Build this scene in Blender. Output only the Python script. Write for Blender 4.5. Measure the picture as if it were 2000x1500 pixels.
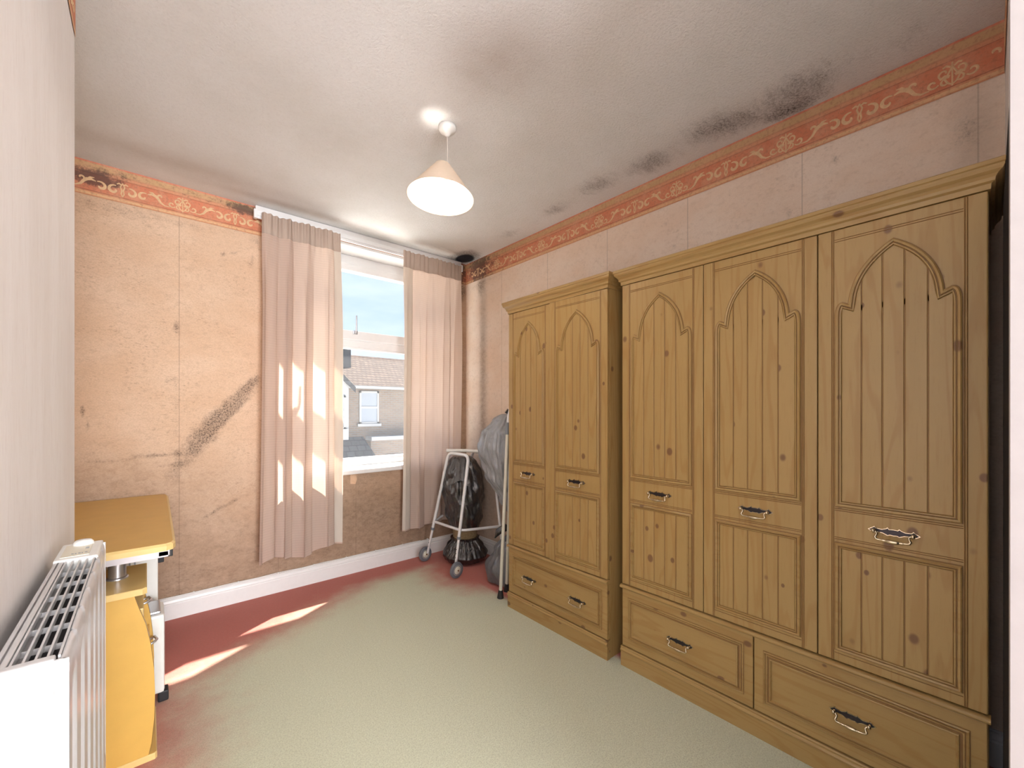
import bpy, bmesh, math, random
from math import sin, cos, pi, radians, sqrt, exp
from mathutils import Vector, Matrix
random.seed(7)
for o in list(bpy.data.objects): bpy.data.objects.remove(o)
SC = bpy.context.scene
COL = SC.collection

# ------------------------------------------------------------------ camera
FPX, H0, HC, YAW = 817.0, 801.5, 1.27, radians(41.1)      # solved from the room's edges, 2000x1500 frame
cam = bpy.data.cameras.new('camera'); camo = bpy.data.objects.new('camera', cam); COL.objects.link(camo)
cam.sensor_fit = 'HORIZONTAL'; cam.sensor_width = 36; cam.lens = FPX / 2000 * 36
cam.shift_y = (H0 - 750) / 2000; cam.clip_start = 0.01; cam.clip_end = 200
camo.location = (0, 0, HC); camo.rotation_euler = (radians(90), 0, -YAW)
SC.camera = camo
# ------------------------------------------------------------------ exposure
vs = SC.view_settings
vs.view_transform = 'Standard'; vs.look = 'None'; vs.gamma = 1; vs.use_curve_mapping = False
vs.exposure = 0.45
# ------------------------------------------------------------------ sky
W = bpy.data.worlds.new('sky'); SC.world = W; W.use_nodes = True
nt = W.node_tree; nt.nodes.clear()
def wn(t): return nt.nodes.new(t)
out = wn('ShaderNodeOutputWorld'); bg = wn('ShaderNodeBackground'); tc = wn('ShaderNodeTexCoord')
sep = wn('ShaderNodeSeparateXYZ'); rmp = wn('ShaderNodeValToRGB'); mp = wn('ShaderNodeMapping')
noi = wn('ShaderNodeTexNoise'); cr = wn('ShaderNodeValToRGB'); mx = wn('ShaderNodeMix'); mx.data_type = 'RGBA'
nt.links.new(tc.outputs['Generated'], sep.inputs[0]); nt.links.new(sep.outputs[2], rmp.inputs[0])
e = rmp.color_ramp.elements
e[0].position = 0.0; e[0].color = (0.80, 0.88, 0.96, 1); e[1].position = 0.45; e[1].color = (0.24, 0.44, 0.86, 1)
mp.inputs['Scale'].default_value = (1.2, 1.2, 4.0); nt.links.new(tc.outputs['Generated'], mp.inputs[0])
nt.links.new(mp.outputs[0], noi.inputs['Vector']); noi.inputs['Scale'].default_value = 2.2; noi.inputs['Detail'].default_value = 7
nt.links.new(noi.outputs['Fac'], cr.inputs[0])
cr.color_ramp.elements[0].position = 0.42; cr.color_ramp.elements[0].color = (0, 0, 0, 1)
cr.color_ramp.elements[1].position = 0.75; cr.color_ramp.elements[1].color = (.8, .8, .8, 1)
nt.links.new(cr.outputs[0], mx.inputs['Factor']); nt.links.new(rmp.outputs[0], mx.inputs['A'])
mx.inputs['B'].default_value = (0.93, 0.96, 1.0, 1)
nt.links.new(mx.outputs['Result'], bg.inputs['Color']); bg.inputs['Strength'].default_value = 1.0
nt.links.new(bg.outputs[0], out.inputs[0])
# ------------------------------------------------------------------ sun
sun = bpy.data.lights.new('sun', 'SUN'); suno = bpy.data.objects.new('sun', sun); COL.objects.link(suno)
sun.energy = 34.0; sun.angle = radians(0.8); sun.color = (1.0, 0.93, 0.83)
sd = Vector((-0.882, -0.472, -1.10)).normalized()          # travel direction: high sun from the right, through the window
suno.rotation_euler = sd.to_track_quat('-Z', 'Y').to_euler(); suno.location = (6, 6, 6)
# ------------------------------------------------------------------ fill light added at an invented landing window behind the camera
al = bpy.data.lights.new('landing_fill', 'AREA'); alo = bpy.data.objects.new('landing_fill', al); COL.objects.link(alo)
al.shape = 'RECTANGLE'; al.size = 2.1; al.size_y = 1.7; al.energy = 310; al.color = (0.97, 0.98, 1.0)
alo.location = (0.3, -4.06, 1.55); alo.rotation_euler = (radians(104), 0, 0)          # faces +Y through that invented window
a2 = bpy.data.lights.new('landing_side_fill', 'AREA'); a2o = bpy.data.objects.new('landing_side_fill', a2); COL.objects.link(a2o)
a2.shape = 'RECTANGLE'; a2.size = 1.9; a2.size_y = 1.7; a2.energy = 12; a2.color = (0.97, 0.98, 1.0)
a2o.location = (-2.06, -0.45, 1.55); a2o.rotation_euler = (radians(120), 0, radians(-90))      # more added fill, at an invented side window, faces +X
BULB = 235.0

# ================================================================== room dimensions (metres)
RX, WY, CZ = 2.288, 3.29, 2.655        # right wall, window wall, ceiling
AX, BX, BY0, BY1 = -0.53, -0.175, 0.72, 1.93   # alcove wall, chimney breast face and its ends
FY = -0.032                            # front wall (behind the camera)

# ================================================================== node helpers
def newmat(name):
    m = bpy.data.materials.new(name); m.use_nodes = True; t = m.node_tree
    b = t.nodes['Principled BSDF']; b.inputs['Roughness'].default_value = 0.6
    return m, t, b
class N:
    def __init__(s, t): s.t = t
    def n(s, typ, **kw):
        x = s.t.nodes.new(typ)
        for k, v in kw.items(): setattr(x, k, v)
        return x
    def L(s, a, b): s.t.links.new(a, b)
    def math(s, op, a, b=None, c=None, clamp=False):
        x = s.n('ShaderNodeMath', operation=op); x.use_clamp = clamp
        for i, v in enumerate((a, b, c)):
            if v is None: continue
            if isinstance(v, (int, float)): x.inputs[i].default_value = v
            else: s.L(v, x.inputs[i])
        return x.outputs[0]
    def mix(s, f, a, b, blend='MIX'):
        x = s.n('ShaderNodeMix', data_type='RGBA', blend_type=blend)
        for k, v in (('Factor', f), ('A', a), ('B', b)):
            if isinstance(v, (int, float)): x.inputs[k].default_value = v
            elif isinstance(v, tuple): x.inputs[k].default_value = (*v, 1) if len(v) == 3 else v
            else: s.L(v, x.inputs[k])
        return x.outputs['Result']
    def mapping(s, v, scale=(1, 1, 1), loc=(0, 0, 0)):
        x = s.n('ShaderNodeMapping'); x.inputs['Scale'].default_value = scale; x.inputs['Location'].default_value = loc
        s.L(v, x.inputs[0]); return x.outputs[0]
    def noise(s, v, scale, detail=4, rough=0.55, dist=0):
        x = s.n('ShaderNodeTexNoise'); s.L(v, x.inputs['Vector'])
        x.inputs['Scale'].default_value = scale; x.inputs['Detail'].default_value = detail
        x.inputs['Roughness'].default_value = rough; x.inputs['Distortion'].default_value = dist
        return x.outputs['Fac']
    def ramp(s, f, stops, interp='LINEAR'):
        x = s.n('ShaderNodeValToRGB'); r = x.color_ramp; r.interpolation = interp
        while len(r.elements) < len(stops): r.elements.new(0.5)
        for el, (p, c) in zip(r.elements, stops):
            el.position = p; el.color = (*c, 1) if isinstance(c, tuple) else (c, c, c, 1)
        s.L(f, x.inputs[0]); return x.outputs[0]
    def step(s, f, lo, hi):
        x = s.n('ShaderNodeMapRange', interpolation_type='SMOOTHSTEP'); s.L(f, x.inputs[0])
        x.inputs[1].default_value = lo; x.inputs[2].default_value = hi
        return x.outputs[0]
    def bump(s, h, strength=0.3, dist=0.002):
        x = s.n('ShaderNodeBump'); x.inputs['Strength'].default_value = strength; x.inputs['Distance'].default_value = dist
        s.L(h, x.inputs['Height']); return x.outputs[0]
    def obj(s): return s.n('ShaderNodeTexCoord').outputs['Object']
    def attr(s, name): return s.n('ShaderNodeAttribute', attribute_name=name).outputs['Fac']

def plain(name, col, rough=0.5, metal=0.0, var=0.06, scale=30, bumpd=0.0, spec=0.5):
    m, t, b = newmat(name); q = N(t); p = q.obj()
    f = q.noise(p, scale, 5)
    d = tuple(max(0, c * (1 - var * 2)) for c in col)
    q.L(q.mix(f, d, tuple(min(1, c * (1 + var)) for c in col)), b.inputs['Base Color'])
    b.inputs['Roughness'].default_value = rough; b.inputs['Metallic'].default_value = metal
    b.inputs['Specular IOR Level'].default_value = spec
    if bumpd: q.L(q.bump(q.noise(p, scale * 6, 3), 0.4, bumpd), b.inputs['Normal'])
    return m

def wallpaper(name, c1, c2, cd, seam_axis=None, seam0=0.0, pitch=0.545, speck=0.5, streak=(1, 1, 1), mould=True):
    m, t, b = newmat(name); q = N(t); p = q.obj()
    ps = q.mapping(p, streak)
    n1 = q.noise(ps, 3.0, 6, 0.62); n2 = q.noise(ps, 26, 6, 0.7); n3 = q.noise(ps, 150, 3, 0.7)
    col = q.mix(q.step(n1, 0.32, 0.68), c1, c2)
    col = q.mix(q.math('MULTIPLY', q.step(n2, 0.5, 0.72), 0.35), col, cd)
    col = q.mix(q.math('MULTIPLY', q.step(n3, 0.35, 0.7), 0.22 * speck * 2), col, cd)
    dots = q.step(q.noise(ps, 75, 4, 0.75), 0.68, 0.74)
    col = q.mix(q.math('MULTIPLY', q.math('MULTIPLY', q.step(q.noise(p, 5, 4, 0.6), 0.42, 0.62), q.step(q.noise(ps, 48, 6, 0.8), 0.52, 0.66)), speck * 0.6), col, tuple(c * 0.55 for c in cd))
    col = q.mix(q.math('MULTIPLY', dots, speck * 0.6), col, tuple(c * 0.35 for c in cd))
    if seam_axis is not None:
        sp = q.n('ShaderNodeSeparateXYZ'); q.L(p, sp.inputs[0])
        fr = q.math('FRACT', q.math('DIVIDE', q.math('SUBTRACT', sp.outputs[seam_axis], seam0 - 20 * pitch), pitch))
        line = q.math('LESS_THAN', q.math('ABSOLUTE', q.math('SUBTRACT', fr, 0.5)), 0.0025 / pitch)
        col = q.mix(q.math('MULTIPLY', line, 0.35), col, tuple(c * 0.45 for c in cd))
    if mould:
        mo = q.attr('mould'); st = q.attr('stain')
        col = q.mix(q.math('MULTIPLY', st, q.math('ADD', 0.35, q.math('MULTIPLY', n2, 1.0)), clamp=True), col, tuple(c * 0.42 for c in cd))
        nn = q.math('ADD', q.math('MULTIPLY', q.noise(p, 22, 8, 0.8), 0.65), q.math('MULTIPLY', q.noise(p, 170, 3, 0.7), 0.35))
        f = q.step(q.math('SUBTRACT', q.math('MULTIPLY', mo, 0.78), q.math('MULTIPLY', q.math('SUBTRACT', nn, 0.33), 1.5)), 0.0, 0.55)
        spk = q.math('ADD', 0.30, q.math('MULTIPLY', q.step(q.noise(p, 110, 5, 0.8), 0.44, 0.60), 0.62))
        col = q.mix(q.math('MULTIPLY', f, spk), col, (0.07, 0.048, 0.04))
    q.L(col, b.inputs['Base Color']); b.inputs['Roughness'].default_value = 0.75
    b.inputs['Specular IOR Level'].default_value = 0.25
    q.L(q.bump(q.math('ADD', n3, q.math('MULTIPLY', n2, 0.6)), 0.5, 0.0012), b.inputs['Normal'])
    return m

M = {}
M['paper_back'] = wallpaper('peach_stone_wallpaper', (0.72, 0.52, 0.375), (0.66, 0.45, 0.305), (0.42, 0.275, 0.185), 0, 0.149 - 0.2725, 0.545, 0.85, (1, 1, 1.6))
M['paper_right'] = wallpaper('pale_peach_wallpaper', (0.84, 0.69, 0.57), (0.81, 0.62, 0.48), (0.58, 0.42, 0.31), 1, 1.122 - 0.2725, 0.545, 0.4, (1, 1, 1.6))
M['paper_left'] = wallpaper('white_pink_wallpaper', (0.83, 0.79, 0.77), (0.79, 0.74, 0.71), (0.67, 0.59, 0.56), None, 0, 1, 0.15, (3, 3, 0.5), False)
M['white_paint'] = plain('white_gloss_paint', (0.82, 0.81, 0.80), 0.35, 0, 0.03)
M['upvc'] = plain('white_window_plastic', (0.86, 0.87, 0.88), 0.3, 0, 0.02)
M['white_metal'] = plain('white_enamel', (0.55, 0.545, 0.55), 0.28, 0, 0.02)
M['white_plastic'] = plain('white_plastic', (0.80, 0.80, 0.77), 0.4, 0, 0.03)
M['cream_plastic'] = plain('cream_plastic', (0.74, 0.70, 0.58), 0.4, 0, 0.03)
M['black'] = plain('black_rubber', (0.015, 0.015, 0.017), 0.6, 0, 0.1)
M['inner_shade'] = plain('painted_inner_shade', (0.02, 0.02, 0.025), 0.8, 0, 0.1)  # near-black stands in for the shade inside the radiator
M['grey_tyre'] = plain('grey_tyre', (0.16, 0.17, 0.20), 0.6, 0, 0.08)
M['grey_collar'] = plain('grey_collar', (0.18, 0.20, 0.23), 0.5, 0, 0.05)
M['chrome'] = plain('brushed_chrome', (0.55, 0.55, 0.58), 0.3, 0.9, 0.05)
M['alu'] = plain('painted_aluminium', (0.80, 0.80, 0.82), 0.3, 0.15, 0.03)
M['cream_metal'] = plain('cream_painted_tube', (0.72, 0.70, 0.60), 0.35, 0.1, 0.04)
M['desk'] = plain('beech_laminate', (0.66, 0.40, 0.095), 0.35, 0, 0.06, 14)
M['desk_edge'] = plain('beech_edging', (0.74, 0.54, 0.22), 0.35, 0, 0.05, 14)
M['brass_dark'] = plain('antiqued_backplate', (0.05, 0.045, 0.05), 0.35, 0.7, 0.2)
M['brass'] = plain('aged_brass', (0.62, 0.52, 0.36), 0.22, 1.0, 0.12)
M['tan'] = plain('tan_sacking', (0.30, 0.22, 0.12), 0.9, 0, 0.3, 60)
M['cord'] = plain('flex', (0.55, 0.50, 0.45), 0.5)
M['black_infill'] = plain('matt_black_infill', (0.012, 0.011, 0.013), 0.9, 0, 0.1, spec=0.1)
M['paint_line'] = plain('print_grey', (0.30, 0.32, 0.34), 0.6)
M['carpet_back'] = plain('invented_landing_carpet', (0.45, 0.32, 0.28), 0.95)

# carpet: red pile, with the broad sunlit area painted in as pale green-cream
m, t, b = newmat('sunlit_red_carpet'); q = N(t); p = q.obj()
fa = q.attr('sun_pale'); nb = q.noise(p, 9, 5, 0.6); nf = q.noise(p, 190, 4, 0.8); nm = q.noise(p, 70, 5, 0.75)
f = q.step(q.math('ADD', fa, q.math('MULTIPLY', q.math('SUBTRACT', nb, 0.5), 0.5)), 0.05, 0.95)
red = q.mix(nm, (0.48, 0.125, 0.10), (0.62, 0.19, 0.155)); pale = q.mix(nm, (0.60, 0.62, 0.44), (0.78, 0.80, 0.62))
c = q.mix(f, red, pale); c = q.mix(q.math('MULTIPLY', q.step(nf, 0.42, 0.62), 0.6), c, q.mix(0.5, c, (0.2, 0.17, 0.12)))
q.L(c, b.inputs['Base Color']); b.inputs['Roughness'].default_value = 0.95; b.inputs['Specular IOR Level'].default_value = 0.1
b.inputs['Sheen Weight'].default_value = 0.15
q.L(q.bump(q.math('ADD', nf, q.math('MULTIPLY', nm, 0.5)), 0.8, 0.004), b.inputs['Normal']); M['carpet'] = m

# ceiling: white stipple with mould and damp
m, t, b = newmat('mouldy_ceiling'); q = N(t); p = q.obj()
mo = q.attr('mould'); st = q.attr('stain')
g = q.noise(p, 2.2, 5, 0.6); fine = q.noise(p, 95, 5, 0.75)
c = q.mix(q.step(g, 0.35, 0.7), (0.89, 0.89, 0.89), (0.84, 0.835, 0.82))
c = q.mix(q.math('MULTIPLY', q.step(fine, 0.45, 0.75), 0.18), c, (0.5, 0.47, 0.45))
c = q.mix(q.math('MULTIPLY', st, q.math('ADD', 0.5, q.math('MULTIPLY', q.noise(p, 14, 5, 0.7), 0.9)), clamp=True), c, (0.42, 0.32, 0.25))
nn = q.math('ADD', q.math('MULTIPLY', q.noise(q.mapping(p, (1, 2.2, 1)), 11, 8, 0.75), 0.6), q.math('MULTIPLY', q.noise(p, 170, 3, 0.7), 0.4))
f = q.step(q.math('SUBTRACT', q.math('MULTIPLY', mo, 0.85), q.math('MULTIPLY', q.math('SUBTRACT', nn, 0.30), 1.7)), 0.0, 0.8)
f = q.math('MULTIPLY', f, q.math('MAXIMUM', q.math('ADD', 0.45, q.math('MULTIPLY', q.step(q.noise(p, 90, 5, 0.8), 0.42, 0.6), 0.55)), q.step(mo, 1.3, 2.0)))
c = q.mix(q.math('MULTIPLY', f, q.math('ADD', 0.82, q.math('MULTIPLY', q.step(mo, 1.3, 2.0), 0.17))), c, q.mix(q.step(mo, 1.3, 2.0), (0.13, 0.11, 0.105), (0.008, 0.008, 0.012)))
q.L(c, b.inputs['Base Color']); b.inputs['Roughness'].default_value = 0.85; b.inputs['Specular IOR Level'].default_value = 0.2
q.L(q.bump(fine, 0.9, 0.006), b.inputs['Normal']); M['ceiling'] = m

# wallpaper border: bands across its height, height from object z
m, t, b = newmat('terracotta_border_paper'); q = N(t); p = q.obj()
sp = q.n('ShaderNodeSeparateXYZ'); q.L(p, sp.inputs[0])
h = q.math('DIVIDE', q.math('SUBTRACT', sp.outputs[2], CZ - 0.192), 0.192)
n1 = q.noise(p, 11, 6, 0.7); n2 = q.noise(p, 70, 5, 0.7)
h2 = q.math('ADD', h, q.math('MULTIPLY', q.math('SUBTRACT', n2, 0.5), 0.012))
band = q.ramp(h2, [(0.0, (0.58, 0.25, 0.12)), (0.03, (0.70, 0.42, 0.22)), (0.10, (0.62, 0.27, 0.13)), (0.135, (0.36, 0.10, 0.05)), (0.16, (0.62, 0.205, 0.105)),
                   (0.62, (0.58, 0.19, 0.095)), (0.65, (0.40, 0.13, 0.07)), (0.67, (0.62, 0.28, 0.15)), (0.74, (0.52, 0.25, 0.13)), (0.78, (0.55, 0.34, 0.17)), (0.93, (0.52, 0.33, 0.16)), (0.95, (0.62, 0.20, 0.12))], 'CONSTANT')
c = q.mix(q.math('MULTIPLY', q.step(n1, 0.38, 0.68), 0.5), band, (0.66, 0.36, 0.22))
c = q.mix(q.math('MULTIPLY', q.step(n2, 0.46, 0.70), 0.55), c, (0.34, 0.16, 0.085))
nn = q.noise(p, 40, 6, 0.75)
f = q.step(q.math('SUBTRACT', q.math('MULTIPLY', q.attr('mould'), 0.75), q.math('SUBTRACT', nn, 0.2)), 0.0, 0.28)
c = q.mix(q.math('MULTIPLY', f, 0.8), c, (0.06, 0.035, 0.03))
q.L(c, b.inputs['Base Color']); b.inputs['Roughness'].default_value = 0.7; M['border'] = m
M['scroll'] = plain('scroll_print', (0.76, 0.50, 0.28), 0.7, 0, 0.18, 60)

def wood(name, axis):
    m, t, b = newmat(name); q = N(t)
    p = q.obj(); oi = q.n('ShaderNodeObjectInfo')
    off = q.n('ShaderNodeVectorMath', operation='SCALE'); off.inputs[0].default_value = (3.7, 5.1, 4.3); q.L(oi.outputs['Random'], off.inputs['Scale'])
    ad = q.n('ShaderNodeVectorMath', operation='ADD'); q.L(p, ad.inputs[0]); q.L(off.outputs[0], ad.inputs[1]); p = ad.outputs[0]
    sc = [1, 1, 1]; sc[axis] = 0.09
    ps = q.mapping(p, tuple(sc))
    n0 = q.noise(ps, 6.0, 3, 0.5)
    rings = q.math('SINE', q.math('MULTIPLY', n0, 75.0))
    fib = q.noise(ps, 170, 4, 0.6)
    col = q.mix(q.noise(ps, 9, 3), (0.355, 0.226, 0.080), (0.42, 0.275, 0.106))
    col = q.mix(q.math('MULTIPLY', q.step(rings, 0.35, 1.0), 0.34), col, (0.30, 0.145, 0.035))
    col = q.mix(q.math('MULTIPLY', q.step(fib, 0.5, 0.75), 0.22), col, (0.27, 0.13, 0.035))
    ks = [1, 1, 1]; ks[axis] = 0.75
    vo = q.n('ShaderNodeTexVoronoi'); vo.inputs['Scale'].default_value = 9.5; q.L(q.mapping(p, tuple(ks)), vo.inputs['Vector'])
    ksz = q.math('MULTIPLY', q.noise(p, 3.1, 1), 0.215)
    kn = q.math('SUBTRACT', 1.0, q.step(q.math('DIVIDE', vo.outputs['Distance'], ksz), 0.65, 1.15))
    col = q.mix(q.math('MULTIPLY', kn, 0.75), col, (0.13, 0.055, 0.03))
    q.L(col, b.inputs['Base Color']); b.inputs['Roughness'].default_value = 0.38; b.inputs['Specular IOR Level'].default_value = 0.4
    q.L(q.bump(fib, 0.12, 0.0006), b.inputs['Normal'])
    return m
M['pine_v'] = wood('knotty_pine_upright_grain', 2); M['pine_h'] = wood('knotty_pine_level_grain', 0); M['pine_d'] = wood('knotty_pine_side', 2)
m, t, b = newmat('dark_groove'); q = N(t)
q.L(q.mix(q.noise(q.obj(), 40, 3), (0.20, 0.10, 0.03), (0.28, 0.15, 0.05)), b.inputs['Base Color']); M['groove'] = m

def cloth(name, col, trans, stripe=True, col2=None):
    m = bpy.data.materials.new(name); m.use_nodes = True; t = m.node_tree; q = N(t)
    t.nodes.clear(); o = q.n('ShaderNodeOutputMaterial'); p = q.obj()
    n = q.noise(q.mapping(p, (1, 1, 0.2)), 40, 4)
    c = q.mix(n, tuple(x * 0.9 for x in col), col)
    if stripe:
        sp = q.n('ShaderNodeSeparateXYZ'); q.L(p, sp.inputs[0])
        s = q.math('SINE', q.math('MULTIPLY', sp.outputs[2], 2 * pi / 0.017))
        c = q.mix(q.math('MULTIPLY', q.step(s, 0.2, 0.9), 0.16), c, tuple(x * 0.55 for x in col))
    d = q.n('ShaderNodeBsdfDiffuse'); tr = q.n('ShaderNodeBsdfTranslucent'); mxs = q.n('ShaderNodeMixShader')
    q.L(c, d.inputs['Color']); q.L(q.mix(0.5, c, col2 or col), tr.inputs['Color']); mxs.inputs[0].default_value = trans
    q.L(q.bump(q.noise(p, 700, 2), 0.3, 0.0005), d.inputs['Normal'])
    q.L(d.outputs[0], mxs.inputs[1]); q.L(tr.outputs[0], mxs.inputs[2]); q.L(mxs.outputs[0], o.inputs[0])
    return m
M['curtain'] = cloth('beige_curtain_weave', (0.74, 0.61, 0.53), 0.42, True, (0.85, 0.58, 0.42))
M['curtain_head'] = cloth('beige_heading_tape', (0.54, 0.43, 0.36), 0.10, False)
M['lining'] = cloth('cream_lining', (0.84, 0.78, 0.70), 0.35, False)
M['shade'] = cloth('cream_lampshade', (0.80, 0.66, 0.52), 0.07, False)

def bagmat(name, col, rough):
    m, t, b = newmat(name); q = N(t); p = q.obj()
    n1 = q.noise(q.mapping(p, (1.6, 1.6, 0.7)), 14, 5, 0.6, 0.8); n2 = q.noise(p, 60, 4, 0.6, 0.5)
    q.L(q.mix(n1, tuple(x * 0.75 for x in col), tuple(x * 1.25 for x in col)), b.inputs['Base Color'])
    b.inputs['Roughness'].default_value = rough; b.inputs['Specular IOR Level'].default_value = 1.0; b.inputs['Coat Weight'].default_value = 0.5; b.inputs['Coat Roughness'].default_value = 0.15
    q.L(q.bump(q.math('ADD', n1, q.math('MULTIPLY', n2, 0.25)), 0.8, 0.012), b.inputs['Normal'])
    return m
M['bag'] = bagmat('black_bin_bag_film', (0.013, 0.013, 0.016), 0.20)
M['bag_sheen'] = bagmat('sheen_grey_bag_film', (0.27, 0.285, 0.31), 0.24)  # reflected light painted in as a paler grey than the film's own

def glass(name, haze, hz=(0.95, 0.97, 1.0)):
    m = bpy.data.materials.new(name); m.use_nodes = True; t = m.node_tree; q = N(t); t.nodes.clear()
    o = q.n('ShaderNodeOutputMaterial'); tr = q.n('ShaderNodeBsdfTransparent'); gl = q.n('ShaderNodeBsdfGlossy'); gl.inputs['Roughness'].default_value = 0.02
    tr.inputs['Color'].default_value = (0.97, 0.985, 0.99, 1)
    m1 = q.n('ShaderNodeMixShader'); fr = q.n('ShaderNodeLayerWeight'); fr.inputs['Blend'].default_value = 0.15
    q.L(q.math('MULTIPLY', fr.outputs['Fresnel'], 0.5), m1.inputs[0]); q.L(tr.outputs[0], m1.inputs[1]); q.L(gl.outputs[0], m1.inputs[2])
    last = m1.outputs[0]
    if haze:
        p = q.obj(); tl = q.n('ShaderNodeBsdfTranslucent'); tl.inputs['Color'].default_value = (*hz, 1)
        m2 = q.n('ShaderNodeMixShader'); n = q.noise(q.mapping(p, (9, 1, 1.2)), 5, 5, 0.6)
        q.L(q.math('MULTIPLY', q.math('ADD', 0.65, q.math('MULTIPLY', n, 0.7)), haze), m2.inputs[0])
        q.L(last, m2.inputs[1]); q.L(tl.outputs[0], m2.inputs[2]); last = m2.outputs[0]
    q.L(last, o.inputs[0]); return m
M['glass'] = glass('clear_glass', 0.0); M['fogged'] = glass('misted_glass', 0.022)
def emit(name, col, s):
    m = bpy.data.materials.new(name); m.use_nodes = True; t = m.node_tree; t.nodes.clear(); q = N(t)
    o = q.n('ShaderNodeOutputMaterial'); e_ = q.n('ShaderNodeEmission'); e_.inputs[0].default_value = (*col, 1); e_.inputs[1].default_value = s
    q.L(e_.outputs[0], o.inputs[0]); return m
M['bulb'] = emit('lit_bulb', (1.0, 0.93, 0.84), BULB)

def tiles(name, c1, c2, cm, w, hh, mortar=0.02, axes=(0, 2)):
    m, t, b = newmat(name); q = N(t); p = q.obj(); sp = q.n('ShaderNodeSeparateXYZ'); q.L(p, sp.inputs[0])
    cb = q.n('ShaderNodeCombineXYZ'); q.L(sp.outputs[axes[0]], cb.inputs[0]); q.L(sp.outputs[axes[1]], cb.inputs[1])
    br = q.n('ShaderNodeTexBrick'); q.L(cb.outputs[0], br.inputs['Vector']); br.inputs['Scale'].default_value = 1
    br.inputs['Brick Width'].default_value = w; br.inputs['Row Height'].default_value = hh; br.inputs['Mortar Size'].default_value = mortar
    for k, v in (('Color1', c1), ('Color2', c2), ('Mortar', cm)): br.inputs[k].default_value = (*v, 1)
    c = q.mix(q.math('MULTIPLY', q.noise(p, 4, 5), 0.4), br.outputs['Color'], cm)
    q.L(c, b.inputs['Base Color']); b.inputs['Roughness'].default_value = 1.0; b.inputs['Specular IOR Level'].default_value = 0.0; return m
M['brick'] = tiles('pale_brick', (0.24, 0.165, 0.125), (0.19, 0.135, 0.105), (0.20, 0.185, 0.17), 0.23, 0.078, 0.012)
M['roof'] = tiles('clay_roof_tiles', (0.105, 0.08, 0.07), (0.08, 0.064, 0.058), (0.04, 0.033, 0.03), 0.19, 0.12, 0.014)
M['slate'] = tiles('dark_slate', (0.06, 0.063, 0.07), (0.08, 0.083, 0.09), (0.04, 0.04, 0.045), 0.3, 0.18, 0.012)
M['render'] = plain('white_render', (0.38, 0.38, 0.385), 0.8)
M['chimney'] = plain('sooty_brick', (0.08, 0.08, 0.085), 0.9, 0, 0.2)
M['pale_street'] = plain('pale_bounce_street', (0.68, 0.67, 0.65), 0.9)  # unseen street kept pale to bounce sun onto the ceiling
M['far_glass'] = plain('far_window_glass', (0.30, 0.33, 0.38), 0.1)

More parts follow.
